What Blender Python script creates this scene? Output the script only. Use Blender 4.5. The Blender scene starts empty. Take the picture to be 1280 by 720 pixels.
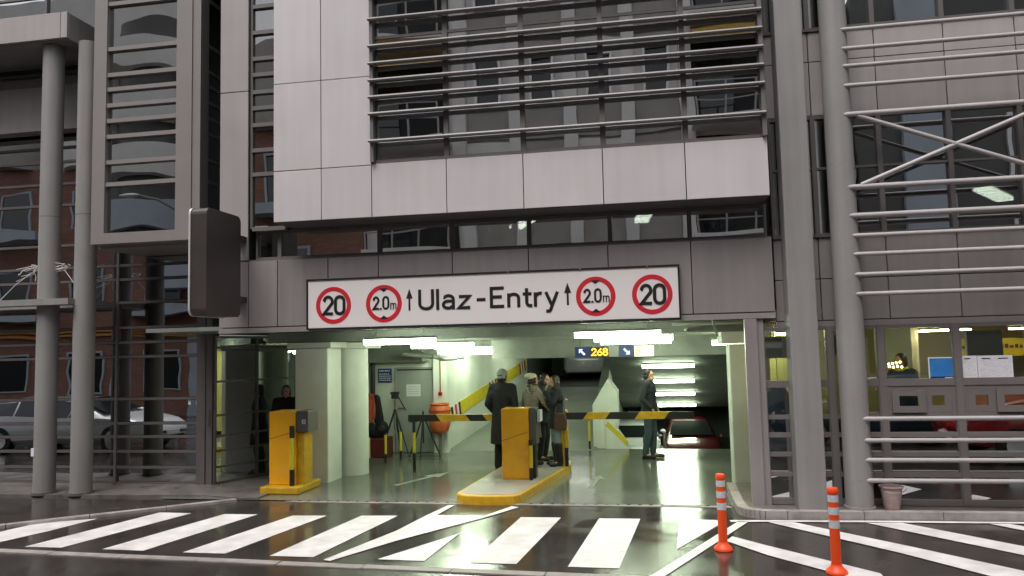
import bpy, bmesh, math, random
from mathutils import Vector, Matrix
random.seed(11)
R = math.radians
sc = bpy.context.scene
col = sc.collection

# ------------------------------------------------------------------ camera, sky, sun, exposure
cam_d = bpy.data.cameras.new("camera")
cam = bpy.data.objects.new("camera", cam_d)
col.objects.link(cam)
sc.camera = cam
cam_d.sensor_width = 36.0
cam_d.lens = 36.0 * 960.0 / 1280.0
cam_d.clip_start = 0.05
cam_d.clip_end = 2000.0
YAW, PIT, ROL = R(10.05), R(4.45), R(-1.35)
fw = Vector((-math.sin(YAW), math.cos(YAW), 0)); rt = Vector((math.cos(YAW), math.sin(YAW), 0)); up = Vector((0, 0, 1))
f2 = math.cos(PIT) * fw + math.sin(PIT) * up
u2 = -math.sin(PIT) * fw + math.cos(PIT) * up
r3 = math.cos(ROL) * rt + math.sin(ROL) * u2
u3 = -math.sin(ROL) * rt + math.cos(ROL) * u2
M = Matrix((r3, u3, -f2)).transposed().to_4x4()
M.translation = Vector((0, 0, 2.2))
cam.matrix_world = M

SUN_EL, SUN_ROT = R(64), R(200)
world = bpy.data.worlds.new("World")
sc.world = world
world.use_nodes = True
wn, wl = world.node_tree.nodes, world.node_tree.links
sky = wn.new('ShaderNodeTexSky')
sky.sky_type = 'NISHITA'
sky.sun_disc = False
sky.sun_elevation = SUN_EL
sky.sun_rotation = SUN_ROT
sky.dust_density = 4.0
hsv = wn.new('ShaderNodeHueSaturation')
hsv.inputs['Saturation'].default_value = 0.16
bg = wn['Background']
bg.inputs['Strength'].default_value = 0.09
wl.new(sky.outputs['Color'], hsv.inputs['Color'])
wl.new(hsv.outputs['Color'], bg.inputs['Color'])
sun_d = bpy.data.lights.new("sun", 'SUN')
sun_d.energy = 0.95
sun_d.angle = R(35)
sun_d.color = (1.0, 0.95, 0.93)
sun = bpy.data.objects.new("sun", sun_d)
col.objects.link(sun)
sdir = Vector((math.sin(SUN_ROT) * math.cos(SUN_EL), math.cos(SUN_ROT) * math.cos(SUN_EL), math.sin(SUN_EL)))
sun.rotation_euler = (-sdir).to_track_quat('-Z', 'Y').to_euler()
vs = sc.view_settings
vs.view_transform = 'Standard'
vs.look = 'None'
vs.gamma = 1.0
vs.use_curve_mapping = False
vs.exposure = 1.12
sc.cycles.use_denoising = True
sc.cycles.max_bounces = 8
sc.cycles.glossy_bounces = 5
sc.cycles.transparent_max_bounces = 12
sc.cycles.caustics_reflective = False
sc.cycles.caustics_refractive = False
sc.cycles.sample_clamp_indirect = 6.0

# ------------------------------------------------------------------ materials
def mat(name, c, rough=0.5, metal=0.0, var=0.12, scale=3.0, bump=0.0, bscale=40.0, spec=0.5, c2=None, emit=None, estr=0.0, coat=0.0, rvar=0.0, detail=5.0):
    m = bpy.data.materials.new(name)
    m.use_nodes = True
    n, l = m.node_tree.nodes, m.node_tree.links
    b = n['Principled BSDF']
    b.inputs['Roughness'].default_value = rough
    b.inputs['Metallic'].default_value = metal
    b.inputs['Specular IOR Level'].default_value = spec
    b.inputs['Coat Weight'].default_value = coat
    tc = n.new('ShaderNodeTexCoord')
    nz = n.new('ShaderNodeTexNoise')
    nz.inputs['Scale'].default_value = scale
    nz.inputs['Detail'].default_value = detail
    nz.inputs['Roughness'].default_value = 0.62
    l.new(tc.outputs['Object'], nz.inputs['Vector'])
    mx = n.new('ShaderNodeMix'); mx.data_type = 'RGBA'
    lo = tuple(v * (1 - var) for v in c) if c2 is None else c2
    hi = tuple(min(1, v * (1 + var * 0.7)) for v in c) if c2 is None else c
    mx.inputs[6].default_value = (*lo, 1); mx.inputs[7].default_value = (*hi, 1)
    mr = n.new('ShaderNodeMapRange')
    mr.inputs['From Min'].default_value = 0.3; mr.inputs['From Max'].default_value = 0.7
    l.new(nz.outputs['Fac'], mr.inputs['Value'])
    l.new(mr.outputs['Result'], mx.inputs[0])
    l.new(mx.outputs[2], b.inputs['Base Color'])
    if rvar:
        r2 = n.new('ShaderNodeMapRange')
        r2.inputs['From Min'].default_value = 0.3; r2.inputs['From Max'].default_value = 0.7
        r2.inputs['To Min'].default_value = max(0.02, rough - rvar); r2.inputs['To Max'].default_value = rough + rvar
        l.new(nz.outputs['Fac'], r2.inputs['Value']); l.new(r2.outputs['Result'], b.inputs['Roughness'])
    if bump:
        bz = n.new('ShaderNodeTexNoise'); bz.inputs['Scale'].default_value = bscale; bz.inputs['Detail'].default_value = 3
        l.new(tc.outputs['Object'], bz.inputs['Vector'])
        bp = n.new('ShaderNodeBump'); bp.inputs['Strength'].default_value = bump; bp.inputs['Distance'].default_value = 0.02
        l.new(bz.outputs['Fac'], bp.inputs['Height']); l.new(bp.outputs['Normal'], b.inputs['Normal'])
    if emit:
        b.inputs['Emission Color'].default_value = (*emit, 1); b.inputs['Emission Strength'].default_value = estr
    return m

def glass(name, refl, see, tint, wave=0.06, wscale=0.9, rough=0.0):
    """dark coated glazing: mirror share that grows at grazing angles, the rest tinted see-through"""
    m = bpy.data.materials.new(name); m.use_nodes = True
    n, l = m.node_tree.nodes, m.node_tree.links
    n.remove(n['Principled BSDF'])
    out = n['Material Output']
    gl = n.new('ShaderNodeBsdfGlossy'); gl.inputs['Roughness'].default_value = rough; gl.inputs['Color'].default_value = (0.93, 0.95, 0.97, 1)
    tr = n.new('ShaderNodeBsdfTransparent'); tr.inputs['Color'].default_value = (*[v * see for v in tint], 1)
    lw = n.new('ShaderNodeLayerWeight'); lw.inputs['Blend'].default_value = 0.25
    mr = n.new('ShaderNodeMapRange'); mr.inputs['To Min'].default_value = refl; mr.inputs['To Max'].default_value = 1.0
    l.new(lw.outputs['Fresnel'], mr.inputs['Value'])
    ms = n.new('ShaderNodeMixShader')
    l.new(mr.outputs['Result'], ms.inputs[0]); l.new(tr.outputs[0], ms.inputs[1]); l.new(gl.outputs[0], ms.inputs[2])
    l.new(ms.outputs[0], out.inputs['Surface'])
    tc = n.new('ShaderNodeTexCoord'); mp = n.new('ShaderNodeMapping'); mp.inputs['Scale'].default_value = (0.8, 1, 1.6)
    oi = n.new('ShaderNodeObjectInfo')
    ad = n.new('ShaderNodeVectorMath'); ad.operation = 'ADD'
    l.new(tc.outputs['Object'], mp.inputs['Vector'])
    l.new(mp.outputs[0], ad.inputs[0]); l.new(oi.outputs['Random'], ad.inputs[1])
    nz = n.new('ShaderNodeTexNoise'); nz.inputs['Scale'].default_value = wscale; nz.inputs['Detail'].default_value = 1.0
    l.new(ad.outputs[0], nz.inputs['Vector'])
    bp = n.new('ShaderNodeBump'); bp.inputs['Strength'].default_value = wave; bp.inputs['Distance'].default_value = 0.1
    l.new(nz.outputs['Fac'], bp.inputs['Height']); l.new(bp.outputs['Normal'], gl.inputs['Normal'])
    return m

def lamp_mat(name, c, s):
    m = bpy.data.materials.new(name); m.use_nodes = True
    b = m.node_tree.nodes['Principled BSDF']
    b.inputs['Base Color'].default_value = (*[v * .12 for v in c], 1)
    b.inputs['Emission Color'].default_value = (*c, 1); b.inputs['Emission Strength'].default_value = s
    return m

def wet_asphalt():
    m = bpy.data.materials.new('wet_asphalt'); m.use_nodes = True
    n, l = m.node_tree.nodes, m.node_tree.links
    b = n['Principled BSDF']
    tc = n.new('ShaderNodeTexCoord')
    def noise(scale, det, dist=0.0):
        z = n.new('ShaderNodeTexNoise'); z.inputs['Scale'].default_value = scale; z.inputs['Detail'].default_value = det; z.inputs['Distortion'].default_value = dist
        l.new(tc.outputs['Object'], z.inputs['Vector']); return z
    big, mid, fine = noise(0.7, 5, 0.8), noise(1.6, 7), noise(48, 5)
    def mrange(src, a, c, lo, hi):
        r = n.new('ShaderNodeMapRange'); r.interpolation_type = 'SMOOTHSTEP'
        r.inputs['From Min'].default_value = a; r.inputs['From Max'].default_value = c
        r.inputs['To Min'].default_value = lo; r.inputs['To Max'].default_value = hi
        l.new(src, r.inputs['Value']); return r.outputs['Result']
    pud = mrange(big.outputs['Fac'], 0.45, 0.60, 0, 1)
    rA = mrange(mid.outputs['Fac'], 0.3, 0.7, 0.15, 0.28)
    mx = n.new('ShaderNodeMix'); mx.data_type = 'FLOAT'
    l.new(pud, mx.inputs[0]); l.new(rA, mx.inputs[2]); mx.inputs[3].default_value = 0.06
    l.new(mx.outputs[0], b.inputs['Roughness'])
    ca = n.new('ShaderNodeMix'); ca.data_type = 'RGBA'
    ca.inputs[6].default_value = (0.040, 0.034, 0.031, 1); ca.inputs[7].default_value = (0.060, 0.052, 0.047, 1)
    l.new(mrange(mid.outputs['Fac'], 0.3, 0.72, 0, 1), ca.inputs[0])
    cb = n.new('ShaderNodeMix'); cb.data_type = 'RGBA'; cb.blend_type = 'MULTIPLY'; cb.inputs[0].default_value = 0.5
    l.new(ca.outputs[2], cb.inputs[6]); l.new(mrange(fine.outputs['Fac'], 0.35, 0.7, 0.1, 1.9), cb.inputs[7])
    l.new(cb.outputs[2], b.inputs['Base Color'])
    bs = n.new('ShaderNodeMix'); bs.data_type = 'FLOAT'
    l.new(pud, bs.inputs[0]); bs.inputs[2].default_value = 0.26; bs.inputs[3].default_value = 0.10
    bp = n.new('ShaderNodeBump'); bp.inputs['Distance'].default_value = 0.006
    l.new(bs.outputs[0], bp.inputs['Strength']); l.new(fine.outputs['Fac'], bp.inputs['Height']); l.new(bp.outputs['Normal'], b.inputs['Normal'])
    b.inputs['Specular IOR Level'].default_value = 0.55
    return m

def brick_mat():
    m = bpy.data.materials.new('brickwork'); m.use_nodes = True
    n, l = m.node_tree.nodes, m.node_tree.links
    b = n['Principled BSDF']; b.inputs['Roughness'].default_value = 0.85
    tc = n.new('ShaderNodeTexCoord'); mp = n.new('ShaderNodeMapping'); mp.inputs['Rotation'].default_value = (R(90), 0, 0)
    l.new(tc.outputs['Object'], mp.inputs['Vector'])
    br = n.new('ShaderNodeTexBrick')
    br.inputs['Color1'].default_value = (0.36, 0.155, 0.10, 1); br.inputs['Color2'].default_value = (0.28, 0.115, 0.08, 1); br.inputs['Mortar'].default_value = (0.2, 0.15, 0.13, 1)
    br.inputs['Scale'].default_value = 1.0; br.inputs['Brick Width'].default_value = 0.36; br.inputs['Row Height'].default_value = 0.105; br.inputs['Mortar Size'].default_value = 0.014
    l.new(mp.outputs[0], br.inputs['Vector']); l.new(br.outputs['Color'], b.inputs['Base Color'])
    return m

def cladding(name, c, rough=0.42, streak=0.10, tone=0.07):
    """coated panel: every panel a hair lighter or darker, faint rain runs and soft smudges"""
    m = bpy.data.materials.new(name); m.use_nodes = True
    n, l = m.node_tree.nodes, m.node_tree.links
    b = n['Principled BSDF']
    tc = n.new('ShaderNodeTexCoord'); oi = n.new('ShaderNodeObjectInfo')
    def nz(sx, sz, det, scale):
        mp = n.new('ShaderNodeMapping'); mp.inputs['Scale'].default_value = (sx, sx, sz)
        ad = n.new('ShaderNodeVectorMath'); ad.operation = 'ADD'
        l.new(tc.outputs['Object'], mp.inputs['Vector']); l.new(mp.outputs[0], ad.inputs[0]); l.new(oi.outputs['Random'], ad.inputs[1])
        z = n.new('ShaderNodeTexNoise'); z.inputs['Scale'].default_value = scale; z.inputs['Detail'].default_value = det
        l.new(ad.outputs[0], z.inputs['Vector']); return z.outputs['Fac']
    def mr(src, a, c_, lo, hi):
        r = n.new('ShaderNodeMapRange'); r.inputs['From Min'].default_value = a; r.inputs['From Max'].default_value = c_
        r.inputs['To Min'].default_value = lo; r.inputs['To Max'].default_value = hi; l.new(src, r.inputs['Value']); return r.outputs['Result']
    def mul(a, b_):
        k = n.new('ShaderNodeMath'); k.operation = 'MULTIPLY'; l.new(a, k.inputs[0]); l.new(b_, k.inputs[1]); return k.outputs[0]
    f = mul(mul(mr(nz(9, .35, 6, 1.0), .35, .70, 1.0, 1.0 - streak), mr(nz(1, 1, 6, 1.1), .3, .7, 1.0 - streak * .8, 1.03)), mr(oi.outputs['Random'], 0, 1, 1 - tone, 1 + tone * .5))
    vm = n.new('ShaderNodeVectorMath'); vm.operation = 'SCALE'; vm.inputs[0].default_value = c
    l.new(f, vm.inputs['Scale']); l.new(vm.outputs[0], b.inputs['Base Color'])
    l.new(mr(nz(1, 1, 4, 2.5), .3, .7, rough - .08, rough + .14), b.inputs['Roughness'])
    bp = n.new('ShaderNodeBump'); bp.inputs['Strength'].default_value = 0.03; bp.inputs['Distance'].default_value = 0.05
    l.new(nz(1, 1, 1, 1.6), bp.inputs['Height']); l.new(bp.outputs['Normal'], b.inputs['Normal'])
    return m

def check_mat():
    m = bpy.data.materials.new('houndstooth_wool'); m.use_nodes = True
    n, l = m.node_tree.nodes, m.node_tree.links
    b = n['Principled BSDF']; b.inputs['Roughness'].default_value = 0.95
    tc = n.new('ShaderNodeTexCoord'); mp = n.new('ShaderNodeMapping'); mp.inputs['Rotation'].default_value = (0.0, 0.0, 0.3)
    l.new(tc.outputs['Object'], mp.inputs['Vector'])
    ck = n.new('ShaderNodeTexChecker'); ck.inputs['Scale'].default_value = 52
    ck.inputs['Color1'].default_value = (0.55, 0.47, 0.38, 1); ck.inputs['Color2'].default_value = (0.02, 0.018, 0.018, 1)
    l.new(mp.outputs[0], ck.inputs['Vector']); l.new(ck.outputs['Color'], b.inputs['Base Color'])
    return m

def plaster(name, c, stain, gloss=0.7):
    """painted concrete with drips and grime"""
    m = mat(name, c, gloss, var=0.1, scale=1.4, bump=0.08, bscale=25, c2=stain, detail=8)
    return m

MT = dict(
    asphalt=wet_asphalt(),
    paint=mat('road_paint', (0.83, 0.80, 0.80), 0.42, var=0.12, scale=4, bump=0.25, bscale=95, c2=(0.60, 0.565, 0.55), rvar=0.15, detail=10),
    pave_light=mat('island_concrete', (0.33, 0.29, 0.26), 0.45, var=0.2, scale=3, bump=0.1, bscale=50, rvar=0.2),
    mid_frame=mat('bay_frame', (0.245, 0.222, 0.213), 0.45, var=0.06, scale=2),
    kerb=mat('kerb_concrete', (0.34, 0.30, 0.285), 0.5, var=0.3, scale=5, bump=0.25, bscale=60, rvar=0.2),
    pave=mat('wet_concrete', (0.145, 0.13, 0.122), 0.4, var=0.3, scale=2.2, bump=0.18, bscale=50, rvar=0.2),
    gfloor=mat('garage_floor_coat', (0.17, 0.175, 0.155), 0.165, var=0.3, scale=0.8, bump=0.05, bscale=14, rvar=0.07, detail=7, c2=(0.115, 0.118, 0.103)),
    ramp_floor=mat('ramp_concrete', (0.20, 0.21, 0.185), 0.6, var=0.2, scale=1.0, bump=0.1, bscale=20, detail=7),
    white_panel=cladding('white_cladding', (0.60, 0.56, 0.565), 0.42, 0.06, 0.05),
    grey_panel=cladding('grey_cladding', (0.29, 0.263, 0.26), 0.45, 0.12, 0.08),
    mid_panel=cladding('mid_grey_cladding', (0.40, 0.365, 0.363), 0.42, 0.09, 0.06),
    frame_mid=mat('frame_mid_grey', (0.135, 0.12, 0.117), 0.45, var=0.08, scale=4),
    frame=mat('frame_aluminium', (0.165, 0.148, 0.144), 0.45, var=0.08, scale=4),
    frame_dark=mat('dark_frame', (0.105, 0.095, 0.092), 0.5, var=0.1, scale=4),
    louvre=mat('louvre_aluminium', (0.225, 0.207, 0.204), 0.38, var=0.06, scale=3),
    tube=mat('rail_tube', (0.39, 0.368, 0.365), 0.35, var=0.08, scale=3),
    column=cladding('grey_column_paint', (0.30, 0.287, 0.28), 0.5, 0.16, 0.03),
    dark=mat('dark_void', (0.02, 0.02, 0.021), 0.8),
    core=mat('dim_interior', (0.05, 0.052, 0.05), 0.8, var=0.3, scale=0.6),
    plaster=plaster('white_plaster', (0.74, 0.75, 0.70), (0.60, 0.62, 0.56)),
    concrete=plaster('raw_concrete', (0.28, 0.29, 0.265), (0.17, 0.18, 0.165)),
    darkconc=plaster('dark_concrete', (0.21, 0.225, 0.205), (0.14, 0.15, 0.137)),
    glass_mirror=glass('mirror_glazing', 0.57, 0.10, (0.9, 1, 0.95), 0.05, 0.9),
    glass_dark=glass('dark_glazing', 0.62, 0.45, (0.95, 1.0, 0.96), 0.04, 0.8),
    glass_low=glass('lower_glazing', 0.50, 0.22, (0.95, 1.0, 0.96), 0.03, 0.8),
    glass_clear=glass('clear_glazing', 0.14, 0.88, (0.95, 1.0, 0.95), 0.02, 0.8),
    amber=mat('amber_enamel', (0.88, 0.43, 0.006), 0.35, var=0.10, scale=5, detail=9, coat=0.2),
    yellow=mat('yellow_paint', (0.68, 0.40, 0.015), 0.4, var=0.14, scale=9, c2=(0.5, 0.28, 0.015)),
    lime=mat('yellow_green_paint', (0.64, 0.50, 0.02), 0.5, var=0.1, scale=5),
    black=mat('black_paint', (0.018, 0.017, 0.018), 0.4, var=0.2, scale=6),
    rubber=mat('black_rubber', (0.02, 0.02, 0.02), 0.7, var=0.2, scale=10),
    steel_dark=mat('dark_grey_steel', (0.10, 0.095, 0.09), 0.4, var=0.1, scale=5),
    signbox=mat('sign_box_metal', (0.058, 0.047, 0.045), 0.42, var=0.18, scale=1.5),
    rim=mat('bright_trim', (0.75, 0.72, 0.72), 0.3, 0.3),
    sign_white=mat('sign_face', (0.80, 0.75, 0.74), 0.35, var=0.03, scale=1.2),
    sign_red=mat('sign_red', (0.62, 0.02, 0.035), 0.4, var=0.05),
    sign_black=mat('sign_black', (0.014, 0.013, 0.014), 0.45),
    bollard=mat('bollard_orange', (0.90, 0.08, 0.010), 0.45, var=0.06, scale=8),
    reflective=mat('reflective_band', (0.62, 0.63, 0.66), 0.35, var=0.12, scale=30),
    bucket=mat('bucket_plastic', (0.40, 0.30, 0.28), 0.5, var=0.2, scale=12),
    clay=mat('orange_clay', (0.62, 0.14, 0.035), 0.5, var=0.2, scale=8),
    door=mat('grey_door_paint', (0.33, 0.36, 0.335), 0.45, var=0.08, scale=2),
    paper=mat('paper', (0.74, 0.74, 0.78), 0.8, var=0.03),
    ink=mat('grey_print', (0.5, 0.5, 0.53), 0.8),
    blue=mat('sign_blue', (0.015, 0.05, 0.22), 0.4, var=0.06),
    skyblue=mat('poster_blue', (0.03, 0.17, 0.50), 0.35, var=0.3, scale=6, c2=(0.05, 0.26, 0.60)),
    navy=mat('poster_navy', (0.008, 0.03, 0.12), 0.35),
    housing=mat('lamp_housing', (0.42, 0.44, 0.40), 0.5),
    tube_light=lamp_mat('fluorescent_diffuser', (0.82, 1.0, 0.70), 21.0),
    tube_light_dim=lamp_mat('fluorescent_tube_office', (0.95, 1.0, 0.85), 7.0),
    warm_light=lamp_mat('warm_office_light', (1.0, 0.83, 0.38), 18.0),
    led=lamp_mat('led_digits', (1.0, 0.40, 0.01), 1.6),
    led_pale=lamp_mat('led_pale', (1.0, 0.92, 0.62), 0.9),
    led_white=lamp_mat('sign_arrow_lit', (0.95, 1.0, 1.0), 0.6),
    led_blue=lamp_mat('sign_blue_lit', (0.01, 0.07, 0.4), 0.10),
    brick=brick_mat(),
    pale=mat('pale_stucco', (0.80, 0.77, 0.74), 0.8, var=0.12, scale=0.8, bump=0.05),
    beige=mat('beige_infill', (0.42, 0.39, 0.355), 0.8, var=0.12, scale=1.5),
    bluegrey=mat('bluegrey_render', (0.46, 0.50, 0.56), 0.8, var=0.1, scale=1),
    awning=mat('yellow_awning', (0.55, 0.36, 0.07), 0.8, var=0.15, scale=6),
    orange_sign=mat('orange_strip', (0.55, 0.24, 0.04), 0.5, emit=(1, 0.42, 0.06), estr=0.0),
    car_white=mat('white_car_paint', (0.72, 0.72, 0.74), 0.2, var=0.02, coat=0.8),
    car_red=mat('red_car_paint', (0.42, 0.012, 0.02), 0.2, var=0.03, coat=0.8),
    car_red_shaded=mat('shaded_red_car_paint', (0.06, 0.003, 0.006), 0.3, var=0.03, coat=0.6),  # red paint darkened, the dim hall's shade put into the colour
    car_blue=mat('dark_blue_car_paint', (0.03, 0.055, 0.10), 0.2, var=0.03, coat=0.8),
    car_glass=mat('car_glass', (0.012, 0.014, 0.016), 0.05, spec=0.8),
    chrome=mat('chrome', (0.7, 0.7, 0.7), 0.15, 1.0),
    lamp_clear=mat('headlamp', (0.65, 0.66, 0.68), 0.1, spec=0.8),
    lamp_red=mat('tail_lamp', (0.45, 0.01, 0.01), 0.15, spec=0.8),
    skin=mat('skin', (0.52, 0.29, 0.20), 0.55, var=0.08, scale=8),
    hair_dark=mat('dark_hair', (0.018, 0.012, 0.010), 0.55, var=0.4, scale=30),
    hair_brown=mat('brown_hair', (0.045, 0.024, 0.015), 0.5, var=0.4, scale=30),
    coat_black=mat('black_wool', (0.016, 0.016, 0.019), 0.9, var=0.3, scale=12),
    coat_navy=mat('navy_cloth', (0.018, 0.02, 0.028), 0.85, var=0.3, scale=12),
    jacket_red=mat('red_jacket', (0.36, 0.05, 0.03), 0.8, var=0.3, scale=10),
    jeans=mat('faded_jeans', (0.055, 0.075, 0.10), 0.9, var=0.3, scale=12),
    jeans_pale=mat('pale_jeans', (0.20, 0.24, 0.29), 0.9, var=0.3, scale=12),
    grey_knit=mat('grey_knit', (0.30, 0.31, 0.31), 0.95, var=0.3, scale=40, bump=0.4, bscale=90),
    cream=mat('cream_felt', (0.66, 0.60, 0.46), 0.95, var=0.1, scale=20),
    tights=mat('tan_tights', (0.35, 0.20, 0.13), 0.7),
    leather=mat('black_leather', (0.014, 0.013, 0.013), 0.35, var=0.3, scale=14),
    bag=mat('brown_leather', (0.09, 0.045, 0.03), 0.5, var=0.3, scale=14),
    houndstooth=check_mat(),
    hivis=mat('hi_vis_yellow', (0.50, 0.75, 0.02), 0.7),
    maroon=mat('maroon_case', (0.12, 0.014, 0.022), 0.55, var=0.2, scale=5),
    yellow_wall=mat('yellow_office_wall', (0.52, 0.42, 0.14), 0.8, var=0.1, scale=1),
    office_floor=mat('office_floor', (0.2, 0.17, 0.12), 0.5),
    wire=mat('white_wire', (0.7, 0.68, 0.66), 0.5),
    rust=mat('rusty_pipe', (0.25, 0.12, 0.08), 0.7, var=0.3, scale=10),
)

# ------------------------------------------------------------------ mesh builder
OFF = {}
class MB:
    def __init__(s): s.v = []; s.f = []; s.sm = []
    def add(s, vs_, fs, smooth=False):
        o = len(s.v); s.v += [tuple(p) for p in vs_]
        for f in fs: s.f.append(tuple(i + o for i in f)); s.sm.append(smooth)
        return s
    def box(s, x0, x1, y0, y1, z0, z1):
        v = [(x0, y0, z0), (x1, y0, z0), (x1, y1, z0), (x0, y1, z0), (x0, y0, z1), (x1, y0, z1), (x1, y1, z1), (x0, y1, z1)]
        return s.add(v, [(0, 3, 2, 1), (4, 5, 6, 7), (0, 1, 5, 4), (1, 2, 6, 5), (2, 3, 7, 6), (3, 0, 4, 7)])
    def cyl(s, p0, p1, r0, r1=None, n=12, caps=True):
        r1 = r0 if r1 is None else r1
        p0, p1 = Vector(p0), Vector(p1); d = (p1 - p0).normalized()
        a = d.orthogonal().normalized(); b = d.cross(a)
        ring = [(math.cos(2 * math.pi * i / n), math.sin(2 * math.pi * i / n)) for i in range(n)]
        v = [p0 + r0 * (c * a + q * b) for c, q in ring] + [p1 + r1 * (c * a + q * b) for c, q in ring]
        s.add(v, [(i, (i + 1) % n, n + (i + 1) % n, n + i) for i in range(n)], True)
        if caps:
            s.add([v[i] for i in range(n)], [tuple(range(n - 1, -1, -1))]); s.add([v[n + i] for i in range(n)], [tuple(range(n))])
        return s
    def tube(s, pts, r, n=8):
        for a, b in zip(pts[:-1], pts[1:]): s.cyl(a, b, r, r, n)
        return s
    def lathe(s, prof, c=(0, 0, 0), n=24):
        cx, cy, cz = c; k = len(prof); v = []
        for r, z in prof:
            for i in range(n):
                t = 2 * math.pi * i / n; v.append((cx + r * math.cos(t), cy + r * math.sin(t), cz + z))
        f = [(j * n + i, j * n + (i + 1) % n, (j + 1) * n + (i + 1) % n, (j + 1) * n + i) for j in range(k - 1) for i in range(n)]
        s.add(v, f, True)
        s.add(v[:n], [tuple(range(n - 1, -1, -1))]); s.add(v[-n:], [tuple(range(n))]); return s
    def prism(s, poly, axis, a, b):
        """poly in the two other axes (in xyz order), extruded a..b along axis"""
        def mk(p, t):
            return (t, p[0], p[1]) if axis == 'x' else (p[0], t, p[1]) if axis == 'y' else (p[0], p[1], t)
        n = len(poly); v = [mk(p, a) for p in poly] + [mk(p, b) for p in poly]
        return s.add(v, [tuple(range(n - 1, -1, -1)), tuple(range(n, 2 * n))] + [(i, (i + 1) % n, n + (i + 1) % n, n + i) for i in range(n)])
    def ell(s, c, r, n=16, m=10):
        v = []; c = Vector(c)
        for j in range(1, m):
            t = math.pi * j / m
            for i in range(n):
                p = 2 * math.pi * i / n
                v.append((c.x + r[0] * math.sin(t) * math.cos(p), c.y + r[1] * math.sin(t) * math.sin(p), c.z + r[2] * math.cos(t)))
        v += [(c.x, c.y, c.z + r[2]), (c.x, c.y, c.z - r[2])]; T, B = len(v) - 2, len(v) - 1
        f = [(j * n + i, (j + 1) * n + i, (j + 1) * n + (i + 1) % n, j * n + (i + 1) % n) for j in range(m - 2) for i in range(n)]
        f += [(T, i, (i + 1) % n) for i in range(n)] + [(B, (m - 2) * n + (i + 1) % n, (m - 2) * n + i) for i in range(n)]
        return s.add(v, f, True)
    def cap(s, p0, p1, r0, r1=None):
        r1 = r0 if r1 is None else r1
        s.cyl(p0, p1, r0, r1, 12); s.ell(p0, (r0,) * 3, 12, 8); s.ell(p1, (r1,) * 3, 12, 8); return s
    def build(s, name, m, parent=None, local=False, bevel=0.0):
        o3 = (0, 0, 0) if (parent is None or local) else OFF.get(parent.name, (0, 0, 0))
        me = bpy.data.meshes.new(name)
        me.from_pydata([(x - o3[0], y - o3[1], z - o3[2]) for x, y, z in s.v], [], s.f)
        me.polygons.foreach_set('use_smooth', s.sm)
        me.materials.append(MT[m] if isinstance(m, str) else m)
        bm = bmesh.new(); bm.from_mesh(me); bmesh.ops.remove_doubles(bm, verts=bm.verts, dist=1e-5)
        bmesh.ops.recalc_face_normals(bm, faces=bm.faces); bm.to_mesh(me); bm.free()
        if any(s.sm): me.set_sharp_from_angle(angle=R(40))
        me.update()
        o = bpy.data.objects.new(name, me); col.objects.link(o)
        if parent is not None: o.parent = parent; OFF[o.name] = o3
        if bevel:
            b = o.modifiers.new('bevel', 'BEVEL'); b.width = bevel; b.segments = 2; b.limit_method = 'ANGLE'; b.angle_limit = R(40)
        return o

def ring(x0, x1, z0, z1, y0, y1, t, tb=None):
    tb = t if tb is None else tb
    v = []
    for y in (y0, y1):
        v += [(x0, y, z0), (x1, y, z0), (x1, y, z1), (x0, y, z1), (x0 + t, y, z0 + tb), (x1 - t, y, z0 + tb), (x1 - t, y, z1 - t), (x0 + t, y, z1 - t)]
    f = []
    for i in range(4):
        j = (i + 1) % 4
        f += [(i, j, 4 + j, 4 + i), (8 + j, 8 + i, 12 + i, 12 + j), (j, i, 8 + i, 8 + j), (4 + i, 4 + j, 12 + j, 12 + i)]
    return MB().add(v, f)
def tag(o, label=None, cat=None, group=None, kind=None):
    if label: o['label'] = label
    if cat: o['category'] = cat
    if group: o['group'] = group
    if kind: o['kind'] = kind
    return o
def thing(name, label, cat, loc=(0, 0, 0), rz=0.0, group=None):
    o = bpy.data.objects.new(name, None); col.objects.link(o)
    o.empty_display_size = 0.1
    o.location = loc; o.rotation_euler = (0, 0, rz); OFF[o.name] = tuple(loc)
    return tag(o, label, cat, group)
def struct(name, mb, m, parent=None):
    o = mb.build(name, m, parent)
    if parent is None: o['kind'] = 'structure'
    return o
def copy_tree(o, parent=None):
    c = o.copy(); col.objects.link(c)
    if parent is not None: c.parent = parent
    for ch in list(o.children): copy_tree(ch, c)
    return c
def B(*a): return MB().box(*a)

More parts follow.
